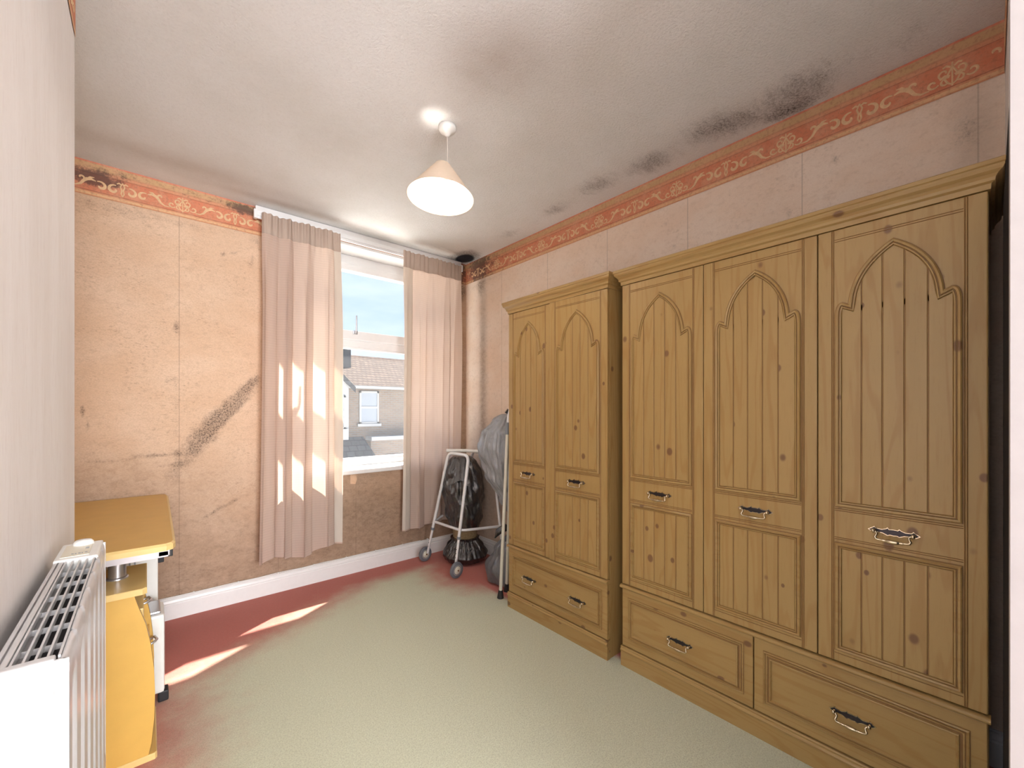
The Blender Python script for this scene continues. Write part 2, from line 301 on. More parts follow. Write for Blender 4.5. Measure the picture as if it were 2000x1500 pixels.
# ================================================================== mesh builder
class MB:
    def __init__(s): s.v = []; s.f = []; s.mi = []; s.sm = []
    def add(s, vs_, fs, mi=0, sm=False):
        o = len(s.v); s.v += [tuple(x) for x in vs_]
        for f in fs: s.f.append(tuple(i + o for i in f)); s.mi.append(mi); s.sm.append(sm)
        return s
    def box(s, x0, x1, y0, y1, z0, z1, mi=0, bev=0):
        if bev <= 0:
            v = [(x, y, z) for z in (z0, z1) for y in (y0, y1) for x in (x0, x1)]
            return s.add(v, [(0, 2, 3, 1), (4, 5, 7, 6), (0, 1, 5, 4), (2, 6, 7, 3), (0, 4, 6, 2), (1, 3, 7, 5)], mi)
        bm = bmesh.new(); bmesh.ops.create_cube(bm, size=1)
        for v in bm.verts: v.co = Vector(((x0 + x1) / 2 + v.co.x * (x1 - x0), (y0 + y1) / 2 + v.co.y * (y1 - y0), (z0 + z1) / 2 + v.co.z * (z1 - z0)))
        bmesh.ops.bevel(bm, geom=bm.edges[:], offset=bev, segments=2, affect='EDGES', profile=0.6)
        bm.verts.index_update(); s.add([v.co for v in bm.verts], [[v.index for v in f.verts] for f in bm.faces], mi); bm.free(); return s
    def tube(s, pts, r, n=10, mi=0, closed=False, caps=True):
        pts = [Vector(p) for p in pts]; k = len(pts); rs = r if isinstance(r, (list, tuple)) else [r] * k
        up = None; rings = []
        for i, p in enumerate(pts):
            a = pts[i - 1] if (i > 0 or closed) else p; c = pts[(i + 1) % k] if (i < k - 1 or closed) else p
            d = (c - a)
            if d.length < 1e-9: d = Vector((0, 0, 1))
            d.normalize()
            if up is None: up = Vector((0, 0, 1)) if abs(d.z) < 0.9 else Vector((1, 0, 0))
            sx = d.cross(up)
            if sx.length < 1e-6: sx = d.cross(Vector((0.3, 1, 0.2)))
            sx.normalize(); up = sx.cross(d).normalized()
            rings.append([p + (sx * cos(2 * pi * j / n) + up * sin(2 * pi * j / n)) * rs[i] for j in range(n)])
        v = [x for rg in rings for x in rg]; f = []
        for i in range(k - (0 if closed else 1)):
            i2 = (i + 1) % k
            for j in range(n): j2 = (j + 1) % n; f.append((i * n + j, i * n + j2, i2 * n + j2, i2 * n + j))
        s.add(v, f, mi, True)
        if caps and not closed:
            s.add(rings[0], [tuple(range(n))[::-1]], mi); s.add(rings[-1], [tuple(range(n))], mi)
        return s
    def lathe(s, prof, c=(0, 0, 0), n=24, mi=0, axis='z', sm=True):
        v = []; f = []
        for (r, h) in prof:
            for j in range(n):
                a = 2 * pi * j / n
                if axis == 'z': v.append((c[0] + r * cos(a), c[1] + r * sin(a), c[2] + h))
                elif axis == 'y': v.append((c[0] + r * cos(a), c[1] + h, c[2] + r * sin(a)))
                else: v.append((c[0] + h, c[1] + r * cos(a), c[2] + r * sin(a)))
        for i in range(len(prof) - 1):
            for j in range(n): j2 = (j + 1) % n; f.append((i * n + j, i * n + j2, (i + 1) * n + j2, (i + 1) * n + j))
        return s.add(v, f, mi, sm)
    def prism(s, poly, y0, y1, mi=0, cham=0.0):
        """poly in (x,z), from y0 (front) to y1 (back); front face inset by cham over depth cham"""
        k = len(poly); fr = inset(poly, cham) if cham else poly
        v = [(x, y0, z) for x, z in fr]; f = [tuple(range(k))]
        if cham: v += [(x, y0 + cham * 0.8, z) for x, z in poly]; f += [(i, k + i, k + (i + 1) % k, (i + 1) % k) for i in range(k)]
        b0 = len(v) - k; v += [(x, y1, z) for x, z in poly]
        f += [(b0 + i, b0 + k + i, b0 + k + (i + 1) % k, b0 + (i + 1) % k) for i in range(k)] + [tuple(range(b0 + k, b0 + 2 * k))[::-1]]
        return s.add(v, f, mi)
    def sweep(s, prof, path, closed, mi=0):
        """path: list of functions-free 3D point rows; prof already resolved: rows[i] is list of points"""
        rows = path; k = len(rows[0]); v = [x for r in rows for x in r]; f = []
        for i in range(len(rows) - 1):
            for j in range(k - (0 if closed else 1)):
                j2 = (j + 1) % k; f.append((i * k + j, i * k + j2, (i + 1) * k + j2, (i + 1) * k + j))
        return s.add(v, f, mi)
    def mesh(s, name, mats, sharp=None):
        me = bpy.data.meshes.new(name); me.from_pydata(s.v, [], s.f)
        for m_ in (mats if isinstance(mats, list) else [mats]): me.materials.append(M[m_] if isinstance(m_, str) else m_)
        me.polygons.foreach_set('material_index', s.mi); me.polygons.foreach_set('use_smooth', s.sm)
        bm = bmesh.new(); bm.from_mesh(me); bmesh.ops.recalc_face_normals(bm, faces=bm.faces[:]); bm.to_mesh(me); bm.free()
        return me
    def build(s, name, mats, parent=None):
        return link(name, s.mesh(name, mats), parent)
def link(name, me, parent=None, loc=None, rot=None):
    o = bpy.data.objects.new(name, me); COL.objects.link(o)
    if parent: o.parent = parent
    if loc: o.location = loc
    if rot: o.rotation_euler = rot
    return o
def inset(poly, d):
    k = len(poly); A = sum(poly[i][0] * poly[(i + 1) % k][1] - poly[(i + 1) % k][0] * poly[i][1] for i in range(k))
    sg = 1 if A > 0 else -1; res = []
    for i in range(k):
        a, b_, c_ = Vector(poly[i - 1]), Vector(poly[i]), Vector(poly[(i + 1) % k])
        e1 = (b_ - a).normalized(); e2 = (c_ - b_).normalized()
        n1 = Vector((-e1.y, e1.x)) * sg; n2 = Vector((-e2.y, e2.x)) * sg
        w = n1 + n2
        if w.length < 1e-6: w = n1
        w.normalize(); res.append(tuple(b_ + w * (d / max(0.45, w.dot(n1)))))
    return res
def tag(o, label=None, cat=None, group=None, kind=None):
    if label: o['label'] = label
    if cat: o['category'] = cat
    if group: o['group'] = group
    if kind: o['kind'] = kind
    return o
def struct(o): o['kind'] = 'structure'; return o
def empty(name, loc=(0, 0, 0), rz=0.0):
    o = bpy.data.objects.new(name, None); COL.objects.link(o); o.location = loc; o.rotation_euler = (0, 0, rz); o.empty_display_size = 0.1; return o
def lin(a, b, n): return [a + (b - a) * i / n for i in range(n + 1)]
def sst(a, b, x):
    t_ = min(1, max(0, (x - a) / (b - a))); return t_ * t_ * (3 - 2 * t_)
def gauss(x, y, blobs):
    s_ = 0
    for cx, cy, rx, ry, an, st_ in blobs:
        dx, dy = x - cx, y - cy
        if an: ca, sa = cos(an), sin(an); dx, dy = dx * ca + dy * sa, -dx * sa + dy * ca
        d = (dx / rx) ** 2 + (dy / ry) ** 2
        if d < 9: s_ += st_ * exp(-d)
    return s_
def sheet(name, us, vs_, pos, mat, attrs, hole=None):
    nu = len(us); verts = [pos(u, v) for v in vs_ for u in us]; faces = []
    for j in range(len(vs_) - 1):
        for i in range(nu - 1):
            if hole and hole(0.5 * (us[i] + us[i + 1]), 0.5 * (vs_[j] + vs_[j + 1])): continue
            faces.append((j * nu + i, j * nu + i + 1, (j + 1) * nu + i + 1, (j + 1) * nu + i))
    me = bpy.data.meshes.new(name); me.from_pydata(verts, [], faces); me.materials.append(M[mat])
    for an, fn in attrs.items():
        a = me.attributes.new(an, 'FLOAT', 'POINT'); a.data.foreach_set('value', [fn(u, v) for v in vs_ for u in us])
    return link(name, me)

# ================================================================== the room shell
def sun_pale(x, y):
    """1 where sunlight is painted into the red pile as a broad pale area"""
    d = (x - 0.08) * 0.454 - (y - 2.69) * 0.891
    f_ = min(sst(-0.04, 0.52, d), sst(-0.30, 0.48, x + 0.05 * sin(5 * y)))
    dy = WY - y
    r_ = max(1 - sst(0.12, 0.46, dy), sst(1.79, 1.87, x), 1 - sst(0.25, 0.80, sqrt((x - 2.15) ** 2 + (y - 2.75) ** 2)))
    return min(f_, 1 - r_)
struct(sheet('floor', lin(AX, RX, 110), lin(-0.15, WY, 130), lambda u, v: (u, v, 0), 'carpet', {'sun_pale': sun_pale}))

CM = [(2.19, 3.17, 0.13, 0.16, 0, 2.6), (2.12, 3.0, 0.10, 0.12, 0, 0.5), (2.14, 2.50, 0.09, 0.20, 0, 0.72), (2.12, 1.97, 0.10, 0.14, 0, 0.92), (2.08, 1.60, 0.12, 0.16, 0, 1.02), (2.13, 1.25, 0.13, 0.15, 0, 1.08),
      (2.09, 0.90, 0.15, 0.16, 0, 1.08), (2.16, 0.76, 0.08, 0.10, 0, 0.5), (2.12, 0.53, 0.16, 0.17, 0, 1.05), (2.24, 0.62, 0.05, 0.10, 0, 1.2), (2.13, 0.19, 0.12, 0.13, 0, 0.62), (2.15, 2.2, 0.06, 0.1, 0, 0.35)]
CS = [(1.05, 1.30, 0.22, 0.24, 0.6, 0.42), (1.95, 3.12, 0.30, 0.05, 0, 0.6), (0.9, 3.14, 0.55, 0.05, 0, 0.5), (0.1, 3.0, 0.5, 0.10, 0, 0.35), (0.2, 1.9, 0.5, 0.5, 0, 0.12), (0.75, 2.2, 0.35, 0.3, 0, 0.14), (2.1, 1.0, 0.12, 0.7, 0, 0.12)]
struct(sheet('ceiling', lin(AX, RX, 150), lin(FY, WY, 170), lambda u, v: (u, v, CZ), 'ceiling',
             {'mould': lambda u, v: gauss(u, v, CM), 'stain': lambda u, v: gauss(u, v, CS)}))

WX0, WX1, WZ0, WZ1 = 0.86, 2.20, 0.775, 2.552       # window opening
BM = [(0.53, 1.45, 0.10, 0.035, 0.85, 0.75), (0.40, 1.29, 0.20, 0.05, 0.88, 0.78), (0.26, 1.08, 0.16, 0.07, 0.95, 0.62), (0.13, 0.88, 0.12, 0.06, 0.9, 0.5), (0.44, 1.27, 0.22, 0.02, 0.82, 0.5),
      (0.0, 0.995, 0.17, 0.014, 0.08, 0.75), (-0.22, 0.99, 0.07, 0.014, 0, 0.55), (0.02, 0.93, 0.2, 0.012, 0.1, 0.35), (0.43, 2.31, 0.05, 0.010, 0.5, 0.9), (0.37, 2.29, 0.02, 0.03, -0.4, 0.7), (0.53, 2.27, 0.022, 0.06, -0.2, 0.75), (0.585, 2.36, 0.012, 0.012, 0, 1.2),
      (-0.262, 1.24, 0.010, 0.10, 0.18, 1.0), (0.135, 1.78, 0.025, 0.045, 0, 0.75), (0.10, 1.45, 0.035, 0.03, 0, 0.55), (0.06, 1.88, 0.06, 0.012, 0, 0.5), (-0.15, 2.42, 0.28, 0.06, 0, 0.55), (0.25, 2.42, 0.2, 0.03, 0, 0.45),
      (0.56, 2.42, 0.05, 0.05, 0, 0.6), (0.33, 0.62, 0.13, 0.014, 0.5, 0.65), (0.45, 0.68, 0.06, 0.012, 0.5, 0.55), (2.24, 2.40, 0.07, 0.10, 0, 0.9), (2.22, 1.9, 0.07, 0.5, 0, 0.42), (2.22, 1.0, 0.08, 0.7, 0, 0.40),
      (0.60, 0.9, 0.06, 0.35, 0, 0.5), (1.3, 0.42, 0.6, 0.14, 0, 0.35), (1.75, 0.62, 0.2, 0.18, 0, 0.5), (0.2, 0.4, 0.6, 0.25, 0, 0.28), (0.15, 1.2, 0.35, 0.25, 0, 0.30), (0.14, 1.5, 0.012, 0.6, 0, 0.3)]
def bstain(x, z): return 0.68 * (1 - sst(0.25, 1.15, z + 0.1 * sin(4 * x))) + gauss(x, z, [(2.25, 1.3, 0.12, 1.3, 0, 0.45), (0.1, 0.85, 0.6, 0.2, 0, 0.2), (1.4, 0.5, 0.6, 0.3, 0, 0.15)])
xs = sorted(set([round(x, 4) for x in lin(AX, RX, 140)] + [WX0, WX1])); zs = sorted(set([round(z, 4) for z in lin(0, CZ, 130)] + [WZ0, WZ1]))
inwin = lambda x, z: WX0 < x < WX1 and WZ0 < z < WZ1
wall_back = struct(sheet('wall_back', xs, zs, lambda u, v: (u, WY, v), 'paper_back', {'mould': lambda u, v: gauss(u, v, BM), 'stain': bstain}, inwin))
RM = [(3.05, 1.8, 0.05, 0.75, 0, 0.45), (3.06, 2.40, 0.10, 0.10, 0, 0.6), (2.8, 2.43, 0.25, 0.03, 0, 0.5), (2.98, 0.9, 0.2, 0.4, 0, 0.3), (0.06, 2.30, 0.05, 0.12, 0, 0.55), (0.45, 2.38, 0.02, 0.02, 0, 0.9), (0.70, 2.33, 0.04, 0.012, 0, 0.8), (0.63, 2.20, 0.03, 0.06, 0, 0.55),
      (1.25, 2.36, 0.03, 0.015, 0, 0.7), (0.9, 2.4, 0.02, 0.02, 0, 0.6), (1.2, 2.22, 0.05, 0.03, 0, 0.55), (1.12, 2.3, 0.012, 0.2, 0, 0.4), (1.9, 2.2, 0.03, 0.03, 0, 0.5), (0.58, 2.12, 0.015, 0.1, 0, 0.5), (2.4, 2.1, 0.05, 0.05, 0, 0.4)]
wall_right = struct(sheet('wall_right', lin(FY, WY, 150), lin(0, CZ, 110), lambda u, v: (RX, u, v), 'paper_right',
    {'mould': lambda u, v: gauss(u, v, RM), 'stain': lambda u, v: gauss(u, v, [(3.02, 1.6, 0.055, 1.0, 0, 0.75), (3.0, 0.6, 0.3, 0.6, 0, 0.5), (0.04, 2.3, 0.06, 0.2, 0, 0.35)]) + 0.05}))
# chimney breast, alcoves and the wall behind the camera
wl = MB()
wl.box(AX - 0.1, BX, BY0, BY1, 0, CZ)
wl.box(AX - 0.1, AX, BY1, WY, 0, CZ); wl.box(-2.1, AX - 0.1, BY0, BY0 + 0.1, 0, CZ)
wall_left = struct(wl.build('wall_left', 'paper_left'))
wf = MB(); wf.box(0.885, RX, FY - 0.11, FY, 0, CZ)
wall_front = struct(wf.build('wall_front', 'paper_left'))
# door lining and architrave the camera stands beside
ar = MB(); ar.box(0.868, 0.8849, -0.15, -0.0165, 0, CZ); ar.box(0.8849, 0.935, -0.0318, -0.0165, 0, CZ)
M['trim'] = plain('off_white_eggshell', (0.42, 0.395, 0.39), 0.6); struct(ar.build('trim_1', 'trim'))
# invented landing behind the camera, its windows made to admit the fill
ld = MB(); ld.box(-2.0, 1.7, -4.0, -0.15, -0.05, 0.0); ld.box(-2.0, AX, -0.15, BY0, -0.05, 0.0); struct(ld.build('floor_invented_landing', 'carpet_back'))
ld = MB(); ld.box(-2.1, 1.8, -4.1, FY, CZ + 0.001, CZ + 0.05); ld.box(-2.1, AX, FY, BY0, CZ + 0.001, CZ + 0.05); struct(ld.build('ceiling_invented_landing', 'white_paint'))
def holed(mb, horizontal, c0, c1, a0_, a1_, h0, h1, z0_, z1_):
    def bx_(a, b_, z_a, z_b):
        if horizontal: mb.box(a, b_, c0, c1, z_a, z_b)
        else: mb.box(c0, c1, a, b_, z_a, z_b)
    bx_(a0_, h0, 0, CZ); bx_(h1, a1_, 0, CZ); bx_(h0, h1, 0, z0_); bx_(h0, h1, z1_, CZ)
ld = MB(); holed(ld, True, -4.1, -4.0, -2.1, 1.8, -0.78, 1.38, 0.62, 2.48); holed(ld, False, -2.1, -2.0, -4.0, BY0, -1.42, 0.52, 0.62, 2.48)
ld.box(1.7, 1.8, -4.0, FY - 0.11, 0, CZ); struct(ld.build('wall_invented_landing', 'paper_left'))

# wallpaper border: paper strip standing a hair proud of each wall, scrolls in relief on it
BH = 0.192
def spiral(cx, cz, r0, r1, a0, a1, n=14):
    return [(cx + (r0 + (r1 - r0) * i / n) * cos(a0 + (a1 - a0) * i / n), cz + (r0 + (r1 - r0) * i / n) * sin(a0 + (a1 - a0) * i / n)) for i in range(n + 1)]
def motifs():
    """one 0.545 m repeat, s along the wall, h up from the strip's foot; list of (polyline, width)"""
    L_ = []
    def sym(c_, pl_, w):
        L_.append(([(c_ + a, h_) for a, h_ in pl_], w)); L_.append(([(c_ - a, h_) for a, h_ in pl_], w))
    # rosette
    c_ = 0.136
    sym(c_, spiral(0.022, 0.088, 0.020, 0.004, -2.2, 3.6), 0.005)
    sym(c_, spiral(0.018, 0.052, 0.017, 0.004, 2.2, -3.2), 0.005)
    sym(c_, spiral(0.052, 0.062, 0.018, 0.005, -2.6, 3.0), 0.006)
    sym(c_, [(0.0, 0.036), (0.012, 0.046), (0.020, 0.064), (0.010, 0.082), (0.0, 0.104)], 0.005)
    L_.append(([(c_, 0.030), (c_, 0.120)], 0.004)); sym(c_, [(0.004, 0.104), (0.016, 0.112), (0.026, 0.108)], 0.006)
    sym(c_, [(0.006, 0.07), (0.02, 0.076), (0.034, 0.07)], 0.007)
    # acanthus S joining the rosette to the double scroll
    for sg in (1, -1):
        x0 = c_
        L_.append(([(x0 + sg * d, h_) for d, h_ in [(0.062, 0.044), (0.085, 0.044), (0.104, 0.056), (0.116, 0.076), (0.128, 0.088), (0.146, 0.092), (0.164, 0.086)]], [0.003, 0.005, 0.008, 0.010, 0.012, 0.009, 0.003]))
        L_.append(([(x0 + sg * d, h_) for d, h_ in spiral(0.106, 0.090, 0.013, 0.004, -0.8, 3.6)], 0.007))
        L_.append(([(x0 + sg * d, h_) for d, h_ in [(0.130, 0.088), (0.142, 0.102), (0.158, 0.104)]], [0.008, 0.007, 0.002]))
    # double G scroll
    g = 0.136 + 0.2725
    sym(g, spiral(0.036, 0.066, 0.027, 0.006, 1.9, -3.6), [0.004 + 0.006 * sin(pi * i / 14) for i in range(15)])
    sym(g, spiral(0.090, 0.066, 0.026, 0.006, 1.0, 6.2), [0.004 + 0.006 * sin(pi * i / 14) for i in range(15)])
    sym(g, [(0.0, 0.034), (0.006, 0.05), (0.003, 0.07), (0.009, 0.09), (0.0, 0.112)], 0.005)
    sym(g, [(0.002, 0.10), (0.014, 0.108), (0.024, 0.102)], 0.006)
    return L_
MOT = motifs()
def scrolls(mb, pos, s0, s1, phase, hole=None):
    k0 = int(math.floor((s0 - phase) / 0.545)); k1 = int(math.ceil((s1 - phase) / 0.545))
    for k in range(k0, k1 + 1):
        b0 = phase + k * 0.545
        for pl_, w in MOT:
            if min(b0 + a for a, _ in pl_) < s0 + 0.004 or max(b0 + a for a, _ in pl_) > s1 - 0.004: continue
            if hole and max(b0 + a for a, _ in pl_) > hole[0] and min(b0 + a for a, _ in pl_) < hole[1] and min(h_ for _, h_ in pl_) < hole[2] + 0.004: continue
            n = len(pl_); ws = w if isinstance(w, list) else [w * (0.55 + 0.45 * sin(pi * (i + 0.6) / (n + 0.2))) for i in range(n)]
            rows = []
            for i, (a, h_) in enumerate(pl_):
                p0 = Vector(pl_[max(0, i - 1)]); p1 = Vector(pl_[min(n - 1, i + 1)]); d = (p1 - p0).normalized(); nn_ = Vector((-d.y, d.x)) * ws[i] * 0.7
                rows.append([pos(b0 + a + nn_.x, h_ + nn_.y, 0.0), pos(b0 + a, h_, 0.0012), pos(b0 + a - nn_.x, h_ - nn_.y, 0.0)])
            mb.sweep(None, rows, False)
def border(parent, pos, s0, s1, phase, mfn, hole=None):
    ss = sorted(lin(s0, s1, max(2, int((s1 - s0) / 0.03))) + ([hole[0], hole[1]] if hole else [])); hs = sorted(lin(0, BH, 8) + ([hole[2]] if hole else []))
    o = sheet('wallpaper_border', ss, hs, lambda s_, h_: pos(s_, h_, 0), 'border', {'mould': mfn}, (lambda a, h_: hole[0] < a < hole[1] and h_ < hole[2]) if hole else None); o.parent = parent
    mb = MB(); scrolls(mb, lambda s_, h_, d: pos(s_, h_, d + 0.0006), s0, s1, phase, hole); o2 = mb.build('scroll_print', 'scroll', o)
    return o
z0b = CZ - BH
border(wall_back, lambda s_, h_, d: (s_, WY - 0.002 - d, z0b + h_), AX, RX - 0.002, 0.03, lambda s_, h_: gauss(s_, h_, [(2.2, 0.1, 0.12, 0.2, 0, 0.9), (-0.22, 0.10, 0.14, 0.05, 0, 0.85), (0.2, 0.16, 0.5, 0.04, 0, 0.4), (0.5, 0.15, 0.1, 0.05, 0, 0.6)]) + 0.08, (WX0 - 0.02, WX1 + 0.02, WZ1 + 0.02 - z0b))
border(wall_right, lambda s_, h_, d: (RX - 0.002 - d, s_, z0b + h_), FY + 0.002, WY - 0.002, 0.097 - 0.136, lambda s_, h_: gauss(s_, h_, [(3.1, 0.1, 0.2, 0.2, 0, 0.75), (2.7, 0.1, 0.3, 0.2, 0, 0.35)]) + 0.06)
border(wall_left, lambda s_, h_, d: (BX + 0.002 + d, s_, z0b + h_), BY0, BY1, 0.05, lambda s_, h_: 0.0)
border(wall_front, lambda s_, h_, d: (s_, FY + 0.0015 + d, z0b + h_), 0.885, RX - 0.002, 0.4, lambda s_, h_: 0.1)

# skirting boards: moulded profile run along each wall
SP = [(0.0, 0.0), (0.020, 0.0), (0.020, 0.088), (0.016, 0.094), (0.018, 0.100), (0.014, 0.112), (0.008, 0.118), (0.010, 0.123), (0.006, 0.128), (0.0, 0.128)]
def skirting(name, a, b_, inward):
    a = Vector((*a, 0)); b_ = Vector((*b_, 0)); n = Vector((*inward, 0)); mb = MB()
    mb.sweep(None, [[a + n * o_ + Vector((0, 0, z_)) for o_, z_ in SP], [b_ + n * o_ + Vector((0, 0, z_)) for o_, z_ in SP]], True)
    mb.add([a + n * o_ + Vector((0, 0, z_)) for o_, z_ in SP], [tuple(range(len(SP)))]); mb.add([b_ + n * o_ + Vector((0, 0, z_)) for o_, z_ in SP], [tuple(range(len(SP)))])
    return struct(mb.build(name, 'white_paint'))
skirting('baseboard_back', (AX, WY), (RX, WY), (0, -1)); skirting('baseboard_right', (RX, FY), (RX, WY - 0.02), (-1, 0))
skirting('baseboard_left', (BX, BY0), (BX, BY1), (1, 0)); skirting('baseboard_alcove', (AX, BY1), (AX, WY - 0.02), (1, 0))

# ------------------------------------------------------------------ window
win = empty('window_1', (1.405, 3.49, WZ0)); struct(win)
def wpart(mb, name, mat):
    o = mb.build(name, mat); o.parent = win; o.location = (-1.405, -3.49, -WZ0); return o
mb = MB(); YO = 3.575
mb.box(WX0 - 0.02, WX0, WY - 0.002, YO, WZ0, WZ1 + 0.02); mb.box(WX1, WX1 + 0.02, WY - 0.002, YO, WZ0, WZ1 + 0.02); mb.box(WX0, WX1, WY - 0.002, YO, WZ1, WZ1 + 0.02)
wpart(mb, 'reveal', 'white_paint')
mb = MB(); mb.box(WX0 - 0.05, WX1 + 0.05, 3.235, YO, WZ0, WZ0 + 0.034, 0, 0.008); wpart(mb, 'sill', 'white_paint')
fz0, fz1, ft = WZ0 + 0.034, WZ1, 0.055
mb = MB()
mb.box(WX0, WX0 + ft, 3.49, 3.56, fz0, fz1, 0, 0.004); mb.box(WX1 - ft, WX1, 3.49, 3.56, fz0, fz1, 0, 0.004)
mb.box(WX0 + ft, WX1 - ft, 3.49, 3.56, fz1 - 0.07, fz1, 0, 0.004); mb.box(WX0 + ft, WX1 - ft, 3.49, 3.56, fz0, fz0 + 0.045, 0, 0.004)
mb.box(WX0 + ft, WX1 - ft, 3.495, 3.56, 1.80, 1.855, 0, 0.004); wpart(mb, 'frame', 'upvc')
mb = MB(); a0, a1, c0, c1 = WX0 + ft, WX1 - ft, 1.855, fz1 - 0.07        # opening top light
for bxx in ((a0, a0 + 0.055, c0, c1), (a1 - 0.055, a1, c0, c1), (a0 + 0.055, a1 - 0.055, c1 - 0.06, c1), (a0 + 0.055, a1 - 0.055, c0, c0 + 0.075)):
    mb.box(bxx[0], bxx[1], 3.475, 3.55, bxx[2], bxx[3], 0, 0.006)
wpart(mb, 'top_sash', 'upvc')
mb = MB(); c0, c1 = fz0 + 0.045, 1.80
for bxx in ((a0, a0 + 0.02, c0, c1), (a1 - 0.02, a1, c0, c1), (a0 + 0.02, a1 - 0.02, c1 - 0.02, c1), (a0 + 0.02, a1 - 0.02, c0, c0 + 0.02)):
    mb.box(bxx[0], bxx[1], 3.50, 3.54, bxx[2], bxx[3], 0, 0.004)
wpart(mb, 'glazing_bead', 'upvc')
mb = MB(); mb.box(a0 + 0.05, a1 - 0.05, 3.518, 3.522, 1.92, fz1 - 0.125); wpart(mb, 'pane', 'glass')
mb = MB(); mb.box(a0 + 0.015, a1 - 0.015, 3.518, 3.522, c0 + 0.015, c1 - 0.015); wpart(mb, 'pane', 'fogged')
mb = MB(); hx = 1.30; mb.box(hx - 0.018, hx + 0.018, 3.455, 3.476, 1.90, 1.93, 0, 0.004); mb.tube([(hx, 3.450, 1.905), (hx, 3.440, 1.94), (hx, 3.438, 2.05)], [0.009, 0.008, 0.006], 8, 0)
wpart(mb, 'handle', 'chrome')
mb = MB(); mb.box(1.36, 1.50, 3.478, 3.492, fz0 + 0.012, fz0 + 0.030, 0, 0.004); wpart(mb, 'trickle_vent', 'upvc')

mb = MB(); tp_ = []
for j in range(7):
    for i in range(5):
        a_, b_ = i / 4, j / 6; tp_.append((1.195 + 0.055 * a_ * (1 - 0.5 * b_), WY - 0.002 - 0.035 * (a_ ** 2) * b_ - 0.012 * a_ * sin(pi * b_), WZ0 - 0.004 - 0.075 * b_))
mb.add(tp_, [(j * 5 + i, j * 5 + i + 1, (j + 1) * 5 + i + 1, (j + 1) * 5 + i) for j in range(6) for i in range(4)], 0, True); mb.build('torn_paper', 'paper_back', wall_back)

# ================================================================== wardrobes
def arch_outline(w, zb, zs, zt):
    """closed outline (x,z) of the gothic door panel, width w centred on 0: foot zb, springing zs, apex zt"""
    hw = w / 2; half = []
    for i in range(7):                         # hollow shoulder
        t_ = i / 6; half.append((-hw + 0.020 * (t_ ** 2), zs + 0.050 * (1 - (1 - t_) ** 2) if t_ < 1 else zs + 0.050))
    half.append((-hw + 0.036, zs + 0.042))     # tick
    P0 = Vector((-hw + 0.036, zs + 0.042)); P2 = Vector((0, zt)); mid = (P0 + P2) / 2; d = (P2 - P0).normalized(); P1 = mid + Vector((-d.y, d.x)) * 0.056
    for i in range(1, 15):
        t_ = i / 14; half.append(tuple(P0 * (1 - t_) ** 2 + P1 * 2 * t_ * (1 - t_) + P2 * t_ ** 2))
    pts = [(-hw, zb)] + half + [(-x, z_) for x, z_ in half[-2::-1]] + [(hw, zb)]
    return pts                                  # runs foot-left, up, over, down to foot-right
def rect(x0, x1, z0_, z1_): return [(x0, z0_), (x0, z1_), (x1, z1_), (x1, z0_)]
def moulding(mb, poly, steps, y0):
    """steps: (inset, height) pairs; ring of mitred facets standing on the plane y0 (front is -y)"""
    rows = [[(x, y0 - h_ * 1.5, z_) for x, z_ in (inset(poly, i_) if i_ else poly)] for i_, h_ in steps]
    for i in range(len(rows) - 1):              # the sunk quirks between the beads take the darker groove colour
        mb.sweep(None, rows[i:i + 2], True, 1 if steps[i][1] < 0.002 and steps[i + 1][1] < 0.002 else 0)
def strip(mb, x0, x1, z0_, z1_, y0, h_):
    """thin half-round bead lying on plane y0"""
    if x1 - x0 < z1_ - z0_:
        c_ = (x0 + x1) / 2; mb.add([(x0, y0, z0_), (c_, y0 - h_, z0_), (x1, y0, z0_), (x0, y0, z1_), (c_, y0 - h_, z1_), (x1, y0, z1_)], [(0, 1, 4, 3), (1, 2, 5, 4)])
    else:
        c_ = (z0_ + z1_) / 2; mb.add([(x0, y0, z0_), (x0, y0 - h_, c_), (x0, y0, z1_), (x1, y0, z0_), (x1, y0 - h_, c_), (x1, y0, z1_)], [(0, 1, 4, 3), (1, 2, 5, 4)])
DT = 0.020
def topz(poly, x):
    best = None
    for i in range(len(poly)):
        (xa, za), (xb, zb) = poly[i], poly[(i + 1) % len(poly)]
        if min(xa, xb) - 1e-9 <= x <= max(xa, xb) + 1e-9 and abs(xb - xa) > 1e-9:
            z_ = za + (zb - za) * (x - xa) / (xb - xa); best = z_ if best is None else max(best, z_)
    return best
cache = {}
